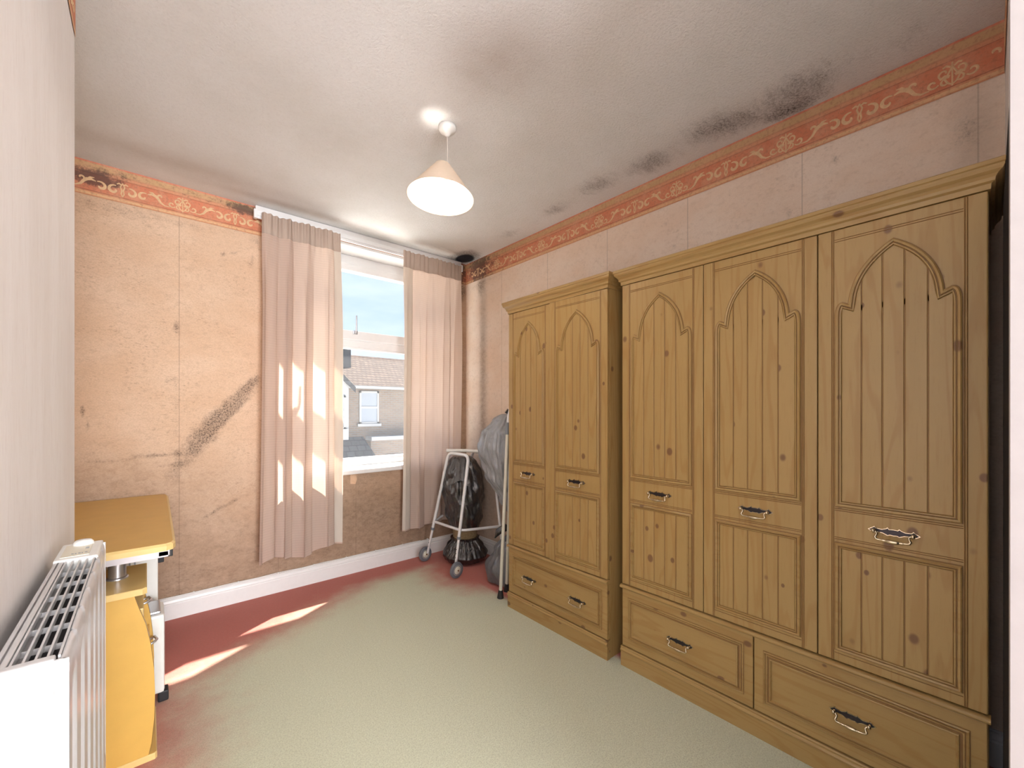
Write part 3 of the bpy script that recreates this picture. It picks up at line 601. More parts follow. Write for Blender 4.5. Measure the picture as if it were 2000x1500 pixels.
def door_meshes(w, z0_, z1_):
    key = (round(w, 4), z0_, z1_)
    if key in cache: return cache[key]
    R_ = {}
    mb = MB(); mb.box(-w / 2, w / 2, 0, DT, z0_, z1_, 0, 0.003); R_['slab'] = mb.mesh('door', ['pine_v', 'groove'])
    pw = w - 0.098; y = 0.0
    ol = arch_outline(pw, 0.940, 1.588, 1.818)
    lo = rect(-pw / 2, pw / 2, 0.447, 0.816)
    prof = [(-0.0022, 0.0003), (0, 0.0003), (0.0005, 0.0035), (0.004, 0.0055), (0.009, 0.0045), (0.0105, 0.0015), (0.0125, 0.0015), (0.0135, 0.0042), (0.0165, 0.0038), (0.018, 0.0)]
    mb = MB(); moulding(mb, ol, prof, y); R_['arch'] = mb.mesh('arch_moulding', ['pine_v', 'groove'])
    mb = MB(); moulding(mb, lo, prof, y); R_['panel'] = mb.mesh('panel_moulding', ['pine_h', 'groove'])
    mb = MB()                                   # twin stile beads and the cross lines
    for sx in (-1, 1):
        for d in (0.0445, 0.0395): strip(mb, sx * (w / 2 - d) - 0.0016, sx * (w / 2 - d) + 0.0016, z0_ + 0.002, z1_ - 0.002, y, 0.0016)
    for zz in (1.850, 1.857, 0.932, 0.926, 0.834, 0.828, 0.436):
        strip(mb, -w / 2 + 0.047, w / 2 - 0.047, zz - 0.0014, zz + 0.0014, y, 0.0014)
    R_['bead'] = mb.mesh('bead', 'groove')
    il = inset(ol, 0.0185); xi = pw / 2 - 0.0185
    R_['bed'] = []
    mb = MB(); mb.prism(inset(ol, 0.018), -0.0004, 0.001, 0); mb.prism(inset(lo, 0.018), -0.0004, 0.001, 0); R_['bed'] = mb.mesh('groove_bed', 'groove')
    R_['planks'] = []
    for k in range(5):
        xa = -xi + 2 * xi * k / 5 + (0.0016 if k else 0); xb = -xi + 2 * xi * (k + 1) / 5 - (0.0016 if k < 4 else 0)
        tops = [(x, topz(il, x)) for x in lin(xb, xa, 10)]
        if 0.0 > xa and 0.0 < xb: tops = sorted(tops + [(0.0, topz(il, 0.0))], key=lambda p_: -p_[0])
        mb = MB(); mb.prism([(xa, 0.9585), (xb, 0.9585)] + tops, -0.0028, 0.0, 0, 0.0016); a_ = mb.mesh('plank', 'pine_v')
        mb = MB(); mb.prism([(xa, 0.4655), (xb, 0.4655), (xb, 0.7975), (xa, 0.7975)], -0.0028, 0.0, 0, 0.0016); b2 = mb.mesh('plank', 'pine_v')
        R_['planks'] += [a_, b2]
    cache[key] = R_; return R_
def handle_mesh():
    if 'handle' in cache: return cache['handle']
    mb = MB()
    top = [(-0.063, 0), (-0.053, 0.007), (-0.046, 0.012), (-0.042, 0.007), (-0.028, 0.006), (-0.018, 0.010), (-0.014, 0.014), (-0.010, 0.009), (0, 0.010)]
    bot = [(-0.053, -0.007), (-0.046, -0.010), (-0.038, -0.006), (-0.026, -0.007), (-0.014, -0.013), (-0.008, -0.010), (0, -0.011)]
    poly = top + [(-x, z_) for x, z_ in top[-2::-1]] + [(-x, z_) for x, z_ in bot[:-1]] + bot[::-1]
    poly = top + [(-x, z_) for x, z_ in top[:-1][::-1]] + [(-x, z_) for x, z_ in bot[:-1]] + [bot[-1]] + bot[:-1][::-1]
    mb.prism(poly, -0.0025, 0.0, 1); mb.prism(inset(poly, 0.0022), -0.0034, -0.0024, 0)
    for sx in (-1, 1):                                                    # posts with ball ends
        mb.tube([(sx * 0.047, 0, 0), (sx * 0.047, -0.016, 0.0)], 0.0045, 10, 1)
        mb.lathe([(0.0001, -0.007), (0.0045, -0.005), (0.0062, 0), (0.0045, 0.005), (0.0001, 0.007)], (sx * 0.047, -0.018, 0), 12, 1)
    half = [(-0.047, 0.0, 0.003), (-0.041, -0.001, 0.003), (-0.0375, -0.006, 0.0032), (-0.039, -0.012, 0.0036), (-0.042, -0.017, 0.0040), (-0.039, -0.0225, 0.0040), (-0.033, -0.024, 0.0034), (-0.025, -0.0245, 0.0032), (-0.021, -0.0247, 0.0050), (-0.018, -0.0248, 0.0032), (-0.015, -0.025, 0.0046), (-0.008, -0.0255, 0.0060), (0, -0.0258, 0.0064)]
    full = half + [(-x, z_, r_) for x, z_, r_ in half[-2::-1]]
    mb.tube([(x, -0.019 - 0.006 * sst(0, 0.02, -z_), z_) for x, z_, _ in full], [r_ for *_, r_ in full], 10, 1)
    me = mb.mesh('handle', ['brass_dark', 'brass']); cache['handle'] = me; return me
def drawer_mesh(w, z0_, z1_):
    mb = MB(); mb.box(-w / 2, w / 2, 0, DT, z0_, z1_, 0, 0.003); slab = mb.mesh('drawer', 'pine_h')
    mb = MB(); r1 = rect(-w / 2 + 0.034, w / 2 - 0.034, z0_ + 0.040, z1_ - 0.040)
    moulding(mb, r1, [(-0.002, 0.0003), (0, 0.0003), (0.0006, 0.003), (0.004, 0.004), (0.007, 0.001), (0.009, 0.0008), (0.010, 0.003), (0.013, 0.003), (0.014, 0.0006), (0.020, 0.0006), (0.021, 0.0045), (0.024, 0.005), (0.028, 0.0)], 0)
    return slab, mb.mesh('panel_moulding', ['pine_h', 'groove'])
def around(prof, Wd, D):
    """rows for a moulding that returns round both sides of a carcass"""
    return [[(-o_, D, z_), (-o_, -o_, z_), (Wd + o_, -o_, z_), (Wd + o_, D, z_)] for o_, z_ in prof]
def wardrobe(loc, rz, Wd, D, door_edges, drawers, label, ajar=None, side='pine_d'):
    root = tag(empty('wardrobe', loc, rz), label, 'wardrobe')
    T = 0.018; ZT = 1.905
    mb = MB(); f0 = 0.021                      # carcass: sides, back, top, floor, divider behind the fronts
    mb.box(0, T, f0, D, 0, ZT); mb.box(Wd - T, Wd, f0, D, 0, ZT); mb.box(T, Wd - T, D - 0.006, D, 0.09, ZT); mb.box(T, Wd - T, f0, D - 0.006, ZT - T, ZT); mb.box(T, Wd - T, f0, D - 0.006, 0.385, 0.403); mb.box(T, Wd - T, f0, D - 0.006, 0.08, 0.095)
    for e_ in door_edges[1:-1]: mb.box(e_ - T / 2, e_ + T / 2, f0, D - 0.02, 0.403, ZT - T)
    mb.build('carcass', side, root)
    mb = MB(); pr = [(-0.018, 1.893), (0.004, 1.893), (0.005, 1.908), (0.012, 1.913), (0.013, 1.922), (0.018, 1.930), (0.026, 1.937), (0.029, 1.944), (0.029, 1.950), (0.0325, 1.953), (0.0325, 1.963), (0.030, 1.966), (-0.018, 1.966)]
    mb.sweep(None, around(pr, Wd, D), False); mb.add([(-0.030, D, 1.966), (-0.030, -0.030, 1.966), (Wd + 0.030, -0.030, 1.966), (Wd + 0.030, D, 1.966)], [(0, 1, 2, 3)])
    for k, xx in ((0, -1), (1, 1)):
        mb.add([((-o_ if xx < 0 else Wd + o_), D, z_) for o_, z_ in pr], [tuple(range(len(pr)))])
    mb.build('cornice', 'pine_h', root)
    mb = MB(); c_ = 0.395; pr = [(-0.018, c_ - 0.009)] + [(0.004 + 0.010 * cos(a), c_ + 0.009 * sin(a)) for a in lin(-pi / 2, pi / 2, 8)] + [(-0.018, c_ + 0.009)]
    mb.sweep(None, [[(-0.004, -o_, z_), (Wd + 0.004, -o_, z_)] for o_, z_ in pr], False)
    for xx in (-0.004, Wd + 0.004): mb.add([(xx, -o_, z_) for o_, z_ in pr], [tuple(range(len(pr)))])
    mb.build('rail', 'pine_h', root)
    mb = MB(); pr = [(-0.018, 0.0), (0.006, 0.0), (0.006, 0.070), (0.010, 0.073), (0.012, 0.080), (0.009, 0.086), (0.006, 0.088), (0.007, 0.093), (0.004, 0.097), (-0.018, 0.097)]
    mb.sweep(None, [[(-0.003, -o_, z_), (Wd + 0.003, -o_, z_)] for o_, z_ in pr], False)
    for xx in (-0.003, Wd + 0.003): mb.add([(xx, -o_, z_) for o_, z_ in pr], [tuple(range(len(pr)))])
    mb.build('plinth', 'pine_h', root)
    for i in range(len(door_edges) - 1):
        xa, xb = door_edges[i] + 0.0015, door_edges[i + 1] - 0.0015; w = xb - xa; dm = door_meshes(w, 0.408, 1.891)
        d = link('door', dm['slab'], root, ((xa + xb) / 2, 0, 0))
        if ajar and i == ajar[0]:                # swing about the right-hand hinge
            a = ajar[1]; hx_ = xb; d.rotation_euler = (0, 0, a); d.location = (hx_ - w / 2 * cos(a), -w / 2 * sin(a), 0)
        for nm in ('arch', 'panel', 'bead', 'bed'): link(dm[nm].name.split('.')[0], dm[nm], d)
        for pm in dm['planks']: link('plank', pm, d)
        link('handle', handle_mesh(), d, (0, -0.0005, 0.881))
    for (xa, xb, hs) in drawers:
        w = xb - xa - 0.004; sl, mo_ = drawer_mesh(w, 0.101, 0.384); d = link('drawer', sl, root, ((xa + xb) / 2, 0, 0)); link('panel_moulding', mo_, d)
        for hx_ in hs: link('handle', handle_mesh(), d, (hx_, -0.0005, 0.237))
    return root
wardrobe((1.790, 1.215, 0), -pi / 2, 1.21, 0.47, [0, 0.406, 0.810, 1.21], [(0, 0.602, [0.0]), (0.602, 1.21, [0.0])],
         'large three-door knotty pine wardrobe with gothic arch panels and two drawers')
wardrobe((1.768, 2.060, 0), -pi / 2 + radians(-0.3), 0.777, 0.475, [0, 0.376, 0.777], [(0, 0.777, [-0.19, 0.19])],
         'narrower two-door pine wardrobe with one wide drawer, beside the black bags', ajar=(1, radians(1.6)))
mb = MB(); mb.box(1.16, 1.775, -0.0305, -0.021, 0, 1.83, 0, 0.002)  # thin black infill closing the gap; what stands there is unknown
tag(mb.build('infill', 'black_infill'), 'tall thin black infill upright in the gap beside the three-door wardrobe', 'infill')

# ================================================================== curtains and rail
def curtain(name, x0, x1, xb0, xb1, npl, zt, zb, y0, seed, label, lead, bottom):
    rnd = random.Random(seed); root = tag(empty(name, ((x0 + x1) / 2, y0, zb)), label, 'curtain', None)
    ph = [rnd.uniform(-0.5, 0.5) for _ in range(40)]; am = [rnd.uniform(0.65, 1.25) for _ in range(40)]
    NX, NZ = 40 * npl, 70
    def P(s_, t_):                              # s across 0..1, t down 0..1
        xa = x0 + (xb0 - x0) * t_; xb = x1 + (xb1 - x1) * t_
        s_2 = s_ + 0.035 * sin(2 * pi * s_ * 1.5 + seed) * sin(pi * s_) + 0.02 * sin(2 * pi * s_ * 3.3 + seed * 2 + t_) * sin(pi * s_)
        k = s_2 * npl; i = max(0, min(npl - 1, int(k))); f = k - i
        a = am[i] * (1 - f) + am[i + 1] * f
        head = 1 - sst(0.0, 0.10, t_)
        A = (0.012 + 0.017 * sst(0.03, 0.35, t_)) * a
        w = sin(2 * pi * (k + 0.10 * sin(3 * t_ + ph[i]))) ; w = math.copysign(abs(w) ** 1.15, w)
        w2 = 0.16 * sin(2 * pi * k * 2.3 + ph[i] * 4 + 2 * t_)
        y = y0 - A * (w + w2 * (1 - 0.6 * t_)) + 0.010 * sin(2.2 * t_ + seed)
        y -= head * 0.010 * sin(2 * pi * s_ * 13 + ph[2])
        x = xa + (xb - xa) * s_ + 0.012 * sin(2 * pi * k * 2 + 1.0) * sst(0, 0.3, t_)
        z = zt + (zb + bottom(s_) - zt) * t_
        return (x, min(y, WY - 0.012 if z > 0.14 else WY - 0.03), z)
    def sheetpart(nm, t0, t1, nz, mat, off=0.0, s0=0, s1=1):
        mb = MB(); n = int(NX * (s1 - s0)); v = []
        for j in range(nz + 1):
            for i in range(n + 1):
                p_ = P(s0 + (s1 - s0) * i / n, t0 + (t1 - t0) * j / nz); v.append((p_[0], p_[1] - off, p_[2]))
        mb.add(v, [(j * (n + 1) + i, j * (n + 1) + i + 1, (j + 1) * (n + 1) + i + 1, (j + 1) * (n + 1) + i) for j in range(nz) for i in range(n)], 0, True)
        o = mb.build(nm, mat, root); o.location = -root.location; return o
    sheetpart('cloth', 0.056, 1.0, NZ, 'curtain')
    sheetpart('heading_tape', 0.0, 0.060, 6, 'curtain_head', 0.0015)
    sheetpart('hem', 0.955, 0.999, 3, 'curtain', 0.0018)
    if lead is not None: sheetpart('lining_edge', 0.06, 0.995, NZ, 'lining', 0.003, *lead)
    return root
RZ = 2.598
curtain('curtain', 0.575, 1.085, 0.545, 1.085, 4, RZ - 0.012, 0.27, 3.185, 3, 'beige curtain on the left of the window, nearest the desk', (0.91, 1.0),
        lambda s_: 0.02 * sin(9 * s_) - 0.02 * (1 - s_))
curtain('curtain', 1.585, 2.155, 1.570, 2.130, 4, RZ - 0.012, 0.275, 3.185, 11, 'beige curtain on the right of the window, next to the walking frame', (0.0, 0.15),
        lambda s_: 0.025 * sst(0.3, 0.6, s_))
rail = tag(empty('curtain_rail', (1.38, 3.2, RZ)), 'white curtain track along the ceiling above the window', 'curtain rail')
mb = MB(); mb.box(-0.83, 0.81, 0.030, 0.044, -0.040, 0.012, 0, 0.003); mb.box(-0.83, 0.81, 0.022, 0.030, -0.022, 0.006); mb.build('track', 'upvc', rail)
for xx in (-0.835, 0.815):
    mb = MB(); mb.box(xx - 0.010, xx + 0.010, 0.018, 0.05, -0.044, 0.016, 0, 0.004); mb.build('end_stop', 'upvc', rail)
for xx in (-0.6, 0.05, 0.65):
    mb = MB(); mb.box(xx - 0.015, xx + 0.015, 0.044, WY - 3.2 - 0.004, -0.01, 0.012, 0, 0.002); mb.build('bracket', 'upvc', rail)
mb = MB(); mb.box(-0.83, 0.83, 0.052, WY - 3.2 - 0.003, 0.0125, CZ - RZ - 0.003, 0, 0.003); mb.build('batten', 'white_paint', rail)
gl_me = MB().tube([(0, 0, 0.004), (0.004, 0, -0.004), (0, 0, -0.012), (-0.004, 0, -0.004)], 0.0013, 6, 0, True).mesh('glider', 'upvc')
for i in range(13): link('glider', gl_me, rail, (-0.79 + i * 0.041, 0.018, -0.012))
for i in range(13): link('glider', gl_me, rail, (0.22 + i * 0.044, 0.018, -0.012))

# ================================================================== pendant lamp
pd = tag(empty('pendant_lamp', (1.104, 1.745, CZ)), 'ceiling pendant lamp with a cream cone shade and lit bulb', 'lamp')
mb = MB(); mb.lathe([(0.0, 0.0), (0.042, 0.0), (0.043, -0.014), (0.038, -0.024), (0.018, -0.034), (0.010, -0.046), (0.006, -0.050), (0.0, -0.050)], (0, 0, -0.0005), 28); mb.build('ceiling_rose', 'white_plastic', pd)
mb = MB(); mb.tube([(0, 0, -0.045), (0.002, 0.001, -0.10), (0.001, 0, -0.16), (0.0, 0.0, -0.215)], 0.0032, 8); mb.build('flex', 'cord', pd)
mb = MB(); mb.lathe([(0.004, -0.205), (0.012, -0.207), (0.017, -0.225), (0.017, -0.265), (0.021, -0.266), (0.021, -0.272), (0.014, -0.275), (0.0, -0.275)], (0, 0, 0), 20); mb.build('lamp_holder', 'white_plastic', pd)
sh = MB(); zt_, zb_, r0_, r1_ = -0.203, -0.368, 0.036, 0.158
def cone(off): return [(r0_ - off + (r1_ - r0_) * i / 8, zt_ + (zb_ - zt_) * i / 8 - off * 0.3) for i in range(9)]
sh.lathe([(0.030, zt_ + 0.004)] + cone(0) + [(r1_ + 0.001, zb_ - 0.002)] + cone(0.0015)[::-1], (0, 0, 0), 56)
so = sh.build('lamp_shade', 'shade', pd); so.rotation_euler = (radians(-1.5), radians(5.0), 0); so.location = (-0.012, 0, 0.0)
for k in range(3):
    mb = MB(); mb.tube([(0.020 * cos(2.1 * k), 0.020 * sin(2.1 * k), -0.262), (0.034 * cos(2.1 * k), 0.034 * sin(2.1 * k), -0.212)], 0.0012, 6); mb.build('shade_strut', 'white_plastic', pd)
mb = MB(); mb.lathe([(0.0001, -0.345)] + [(0.029 * sin(a), -0.316 - 0.029 * cos(a)) for a in lin(0.25, 2.5, 12)] + [(0.013, -0.276)], (0, 0, 0), 24); mb.build('bulb', 'bulb', pd)

# ================================================================== radiator on the chimney breast
rd = tag(empty('radiator', (BX, 1.148, 0.337)), 'white ribbed radiator with a slatted top grille on the chimney breast', 'radiator')
LY, HZ_, XF, XB = 0.33, 0.600, 0.0965, 0.030            # half length, height, front and back distance from the wall
mb = MB()                                               # fluted front panel, top and bottom edges rolled back
prof = [(0.018, 0.0), (0.006, 0.012), (0.0, 0.045), (0.0, 0.555), (0.003, 0.580), (0.008, 0.594), (0.014, 0.600)]
ny = 140; rows = []
def flute(y, z_):
    f = ((y + LY) / 0.1) % 1.0; w_ = sst(0.05, 0.12, z_) * (1 - sst(0.50, 0.585, z_))
    return 0.007 * w_ * (1 if 0.25 < f < 0.75 else 0) * sst(0.25, 0.33, f) * (1 - sst(0.67, 0.75, f)) + 0.0035 * sst(0.575, 0.6, z_) * (sst(0, 0.06, min(f, 1 - f)) - 1)
zz = [(0.018, 0.0), (0.006, 0.012), (0.0, 0.045)] + [(0.0, z_) for z_ in (0.07, 0.10, 0.13, 0.2, 0.35, 0.47, 0.50, 0.52, 0.54, 0.56)] + [(0.001, 0.580), (0.003, 0.592), (0.006, 0.600), (0.009, 0.600), (0.010, 0.595)]
for o_, z_ in zz: rows.append([(XF - o_ - flute(y, z_), y, z_) for y in lin(-LY, LY, ny)])
mb.sweep(None, rows, False); fo = mb.build('front_panel', 'white_metal', rd)
for p_ in fo.data.polygons: p_.use_smooth = True
mb = MB(); mb.box(XB, XB + 0.014, -LY + 0.006, LY - 0.006, 0.02, 0.578); mb.build('back_panel', 'white_metal', rd)
mb = MB()                                               # convector fins between the panels, coloured black for the shade in there
for i in range(22): y = -LY + 0.02 + i * 0.0295; mb.box(XB + 0.014, XF - 0.020, y, y + 0.002, 0.05, 0.52)
mb.build('convector_fin', 'inner_shade', rd)
for y in (-LY, LY):
    s_ = 1 if y < 0 else -1; mb = MB()
    mb.box(XB - 0.004, XF - 0.0004, min(y, y + s_ * 0.006), max(y, y + s_ * 0.006), 0.0, 0.600, 0, 0.002)
    mb.box(XB - 0.006, XF - 0.014, min(y - s_ * 0.003, y + s_ * 0.014), max(y - s_ * 0.003, y + s_ * 0.014), 0.552, 0.604, 0, 0.003); mb.build('side_panel', 'white_metal', rd)
gx0, gx1 = XB - 0.006, XF - 0.009
slat = MB().box(-0.0013, 0.0013, -LY + 0.012, LY - 0.14, 0.592, 0.602).mesh('grille_slat', 'white_metal')
for i in range(6): link('grille_slat', slat, rd, (gx0 + 0.006 + (gx1 - gx0 - 0.008) * i / 5, 0, 0))
mb = MB(); mb.box(gx0 + 0.002, gx1 + 0.002, -LY + 0.008, LY - 0.14, 0.560, 0.566); mb.build('added_shade_plate', 'inner_shade', rd)  # dark plate added for the shaded depth under the slats
wire = MB().box(gx0, gx1, -0.0011, 0.0011, 0.586, 0.594).mesh('grille_bar', 'white_metal')
for i in range(6): link('grille_bar', wire, rd, (0, -LY + 0.075 + i * 0.076, 0))
mb = MB(); mb.box(gx0 - 0.001, gx0 + 0.014, -LY + 0.01, LY - 0.14, 0.588, 0.602, 0, 0.002); mb.build('grille_edge', 'white_metal', rd)
cp = MB(); cp.box(gx0 - 0.003, gx1 + 0.004, LY - 0.145, LY + 0.002, 0.560, 0.606, 0, 0.004); cpo = cp.build('control_cover', 'white_plastic', rd)
mb = MB(); mb.box(gx0 + 0.006, gx1 - 0.012, LY - 0.128, LY - 0.02, 0.606, 0.6072); mb.build('cover_plate', 'cream_plastic', cpo)
mb = MB()
for i, w_ in enumerate((0.004, 0.003, 0.004, 0.002, 0.004)): mb.box(gx1 - 0.042 + i * 0.0055, gx1 - 0.042 + i * 0.0055 + w_, LY - 0.112, LY - 0.106, 0.6072, 0.6076)
mb.build('printed_mark', 'paint_line', cpo); mb = MB()
for i in range(3): mb.box(gx1 - 0.022, gx1 - 0.016, LY - 0.075 + i * 0.006, LY - 0.072 + i * 0.006, 0.6072, 0.6076)
mb.build('printed_mark', 'paint_line', cpo)
mb = MB(); mb.lathe([(0.0, 0.012), (0.014, 0.011), (0.018, 0.006), (0.019, 0.0)], (gx0 + 0.034, LY - 0.022, 0.606), 20); mb.build('dial', 'white_plastic', cpo)
for y in (-0.2, 0.2):
    mb = MB(); mb.box(0.0005, XB + 0.002, y - 0.015, y + 0.015, 0.06, 0.54); mb.build('wall_bracket', 'white_metal', rd)
for y in (LY - 0.03, -LY + 0.03):
    mb = MB(); mb.tube([(0.06, y, 0.03), (0.06, y, -0.336)], 0.0075, 10); mb.build('pipe', 'white_metal', rd)

# ================================================================== computer desk in the alcove
dk = tag(empty('computer_desk', (0, 2.02, 0)), 'yellow beech computer desk in the alcove with a chrome post and curved pedestal', 'desk')
TZ = 0.770
def rounded(x0, x1, y0, y1, r):
    pts = []
    for cx, cy, a0_ in ((x1 - r, y1 - r, 0), (x0 + 0.001, y1 - 0.001, None), (x0 + 0.001, y0 + 0.001, None), (x1 - r, y0 + r, -pi / 2)):
        if a0_ is None: pts.append((cx, cy))
        else: pts += [(cx + r * cos(a), cy + r * sin(a)) for a in lin(a0_, a0_ + pi / 2, 6)]
    return pts
def slab(mb, pts, z0_, z1_, mi=0, mi_side=0, bev=0.004):
    k = len(pts); ip = inset(pts, bev)
    v = [(x, y, z1_) for x, y in ip] + [(x, y, z1_ - bev) for x, y in pts] + [(x, y, z0_) for x, y in pts]
    mb.add(v[:k], [tuple(range(k))], mi); mb.add(v, [(i, k + i, k + (i + 1) % k, (i + 1) % k) for i in range(k)] + [(k + i, 2 * k + i, 2 * k + (i + 1) % k, k + (i + 1) % k) for i in range(k)], mi_side); mb.add(v[2 * k:], [tuple(range(k))[::-1]], mi)
mb = MB(); tp = [(x, y - 2.02) for x, y in [(AX + 0.004, 3.265), (AX + 0.004, 2.03), (0.055, 2.03), (0.075, 2.045), (0.083, 2.075), (0.094, 3.20), (0.088, 3.245), (0.06, 3.265)]]
slab(mb, tp, TZ - 0.026, TZ, 0, 1, 0.008); mb.build('table_top', ['desk', 'desk_edge'], dk)
mb = MB(); mb.tube([(-0.085, 0.155, 0.634), (-0.085, 0.155, TZ - 0.027)], 0.026, 24); mb.lathe([(0.032, 0.0), (0.032, 0.006), (0.026, 0.008)], (-0.085, 0.155, 0.634), 24); mb.build('chrome_post', 'chrome', dk)
mb = MB(); mb.tube([(-0.43, 0.155, 0.634), (-0.43, 0.155, TZ - 0.027)], 0.026, 24); mb.build('chrome_post', 'chrome', dk)
mb = MB(); slab(mb, [(AX + 0.02, -0.03), (-0.012, -0.03), (0.0, -0.02), (0.0, 0.30), (AX + 0.02, 0.31)], 0.612, 0.634, 0, 1, 0.003); mb.build('pedestal_top', ['desk_edge', 'desk_edge'], dk)
curve = [(-0.035, 0.611), (-0.022, 0.56), (-0.004, 0.50), (0.010, 0.42), (0.019, 0.33), (0.022, 0.24), (0.020, 0.15), (0.012, 0.06), (0.004, 0.022)]
for y0_ in (-0.012, 0.280):
    mb = MB(); poly = [(AX + 0.03, 0.022)] + [(AX + 0.03, 0.611)] + curve
    mb.prism(poly, y0_, y0_ + 0.018, 0)
    mb.build('side_panel', 'desk', dk)
    mb = MB(); rows = [[(x + 0.0008, y0_ - 0.0003, z_) for x, z_ in curve], [(x + 0.0008, y0_ + 0.0183, z_) for x, z_ in curve]]; mb.sweep(None, rows, False); mb.build('edge_strip', 'desk_edge', dk)
mb = MB(); slab(mb, [(AX + 0.03, -0.016), (0.022, -0.016), (0.028, -0.008), (0.028, 0.302), (AX + 0.03, 0.302)], 0.0, 0.022, 0, 1, 0.003); mb.build('pedestal_base', ['desk', 'desk_edge'], dk)
mb = MB(); mb.box(AX + 0.03, AX + 0.045, 0.006, 0.280, 0.022, 0.611); mb.build('back_panel', 'desk', dk)
mb = MB(); mb.box(-0.4, -0.010, 0.010, 0.276, 0.40, 0.55, 0, 0.003); dro = mb.build('drawer', 'desk_edge', dk)
mb = MB(); mb.box(-0.4, 0.008, 0.010, 0.276, 0.19, 0.385, 0, 0.003); dr2 = mb.build('drawer', 'desk', dk)
mb = MB(); mb.tube([(0.008, 0.20, 0.33), (0.024, 0.20, 0.338), (0.030, 0.225, 0.335), (0.024, 0.25, 0.338), (0.008, 0.25, 0.33)], 0.005, 8); mb.build('handle', 'chrome', dr2)
mb = MB(); mb.tube([(-0.010, 0.20, 0.50), (0.006, 0.20, 0.505), (0.012, 0.225, 0.503), (0.006, 0.25, 0.505), (-0.010, 0.25, 0.50)], 0.005, 8); mb.build('handle', 'chrome', dro)
mb = MB(); mb.box(AX + 0.03, -0.02, 1.195, 1.213, 0, TZ - 0.027); mb.build('end_panel', 'desk', dk)
mb = MB(); mb.box(-0.30, 0.060, 0.02, 0.036, TZ - 0.050, TZ - 0.027); mb.box(0.030, 0.066, 0.02, 0.60, TZ - 0.048, TZ - 0.027, 0, 0.003); mb.box(-0.30, -0.27, 0.02, 0.60, TZ - 0.048, TZ - 0.027); mb.build('under_frame', 'chrome', dk)
mb = MB(); mb.box(0.055, 0.075, 0.05, 0.10, TZ - 0.060, TZ - 0.032, 0, 0.003); mb.build('corner_bracket', 'black', dk)

pc = tag(empty('computer_tower', (-0.10, 2.45, 0)), 'low white computer tower with a silver lid on the carpet beside the desk pedestal', 'computer tower')
mb = MB(); mb.box(-0.30, 0.158, -0.085, 0.085, 0.045, 0.385, 0, 0.012); mb.build('case', 'white_plastic', pc)
mb = MB(); mb.box(-0.29, 0.145, -0.075, 0.075, 0.386, 0.398, 0, 0.005); mb.build('lid', 'chrome', pc)
mb = MB(); mb.box(0.135, 0.172, -0.075, -0.02, 0.0, 0.045, 0, 0.006); mb.build('foot', 'black', pc)
for a, b_ in ((-0.28, -0.22),):
    mb = MB(); mb.box(a, b_, -0.08, 0.08, 0.0, 0.045, 0, 0.006); mb.build('foot', 'black', pc)
mb = MB(); mb.box(0.130, 0.162, 0.08, 0.100, 0.285, 0.315, 0, 0.003); mb.build('plug', 'black', pc)
mb = MB(); mb.box(0.130, 0.162, 0.08, 0.100, 0.20, 0.235, 0, 0.003); mb.build('plug', 'black', pc)
pr_ = tag(empty('computer_tower', (-0.12, 2.74, 0)), 'taller white computer case with side slots standing under the desk top', 'computer tower')
mb = MB(); mb.box(-0.30, 0.16, -0.10, 0.10, 0.015, 0.60, 0, 0.008); mb.build('case', 'white_plastic', pr_)
mb = MB()
for i in range(4): mb.box(0.02 + i * 0.018, 0.026 + i * 0.018, -0.102, -0.0995, 0.46, 0.575)
mb.build('slot', 'paint_line', pr_)
mb = MB(); mb.box(0.16, 0.185, 0.02, 0.06, 0.50, 0.55, 0, 0.004); mb.build('plug', 'black', pr_)
for x in (-0.26, 0.10):
    mb = MB(); mb.box(x, x + 0.04, -0.08, 0.08, 0.0, 0.015); mb.build('foot', 'black', pr_)

# ================================================================== cable along the skirting
cb = tag(empty('cable', (0.05, 3.276, 0.132)), 'thin white cable clipped along the top of the skirting under the window', 'cable')
rc = random.Random(2); n = 60
mb = MB(); mb.tube([((2.2 - 0.05) * i / n - 0.4, 0.002 * sin(i * 0.9), 0.0025 + 0.0012 * sin(i * 0.7)) for i in range(n + 1)], 0.0028, 6); mb.build('lead', 'white_plastic', cb)
clip = MB().box(-0.004, 0.004, -0.006, 0.006, -0.004, 0.0075, 0, 0.001).mesh('clip', 'white_plastic')
for i in range(10): link('clip', clip, cb, (-0.3 + i * 0.235, 0, 0))

# ================================================================== walking frame
wk = tag(empty('walking_frame', (1.98, 2.88, 0)), 'white wheeled walking frame standing in the corner beside the curtain', 'walking frame')
def wl_(p): return (p[0] - 1.98, p[1] - 2.88, p[2])
def bend(pts, r=0.06, n=6):
    out_ = [Vector(pts[0])]
    for i in range(1, len(pts) - 1):
        a, b_, c_ = Vector(pts[i - 1]), Vector(pts[i]), Vector(pts[i + 1]); d1 = (a - b_).normalized(); d2 = (c_ - b_).normalized()
        p0, p1 = b_ + d1 * r, b_ + d2 * r
        out_ += [p0 * (1 - t_) ** 2 + b_ * 2 * t_ * (1 - t_) + p1 * t_ ** 2 for t_ in lin(0, 1, n)]
    return out_ + [Vector(pts[-1])]
FL, FN = (1.770, 3.105, 0.075), (1.775, 2.690, 0.085); TL, TN = (1.90, 2.985, 0.915), (1.905, 2.700, 0.915)
def between(a, b_, t_): return tuple(a[i] + (b_[i] - a[i]) * t_ for i in range(3))
mL, mN = between(FL, TL, 0.24), between(FN, TN, 0.24)
mb = MB(); mb.tube([wl_(p) for p in bend([mL, TL, TN, mN])], 0.0125, 12); mb.build('front_hoop', 'alu', wk)
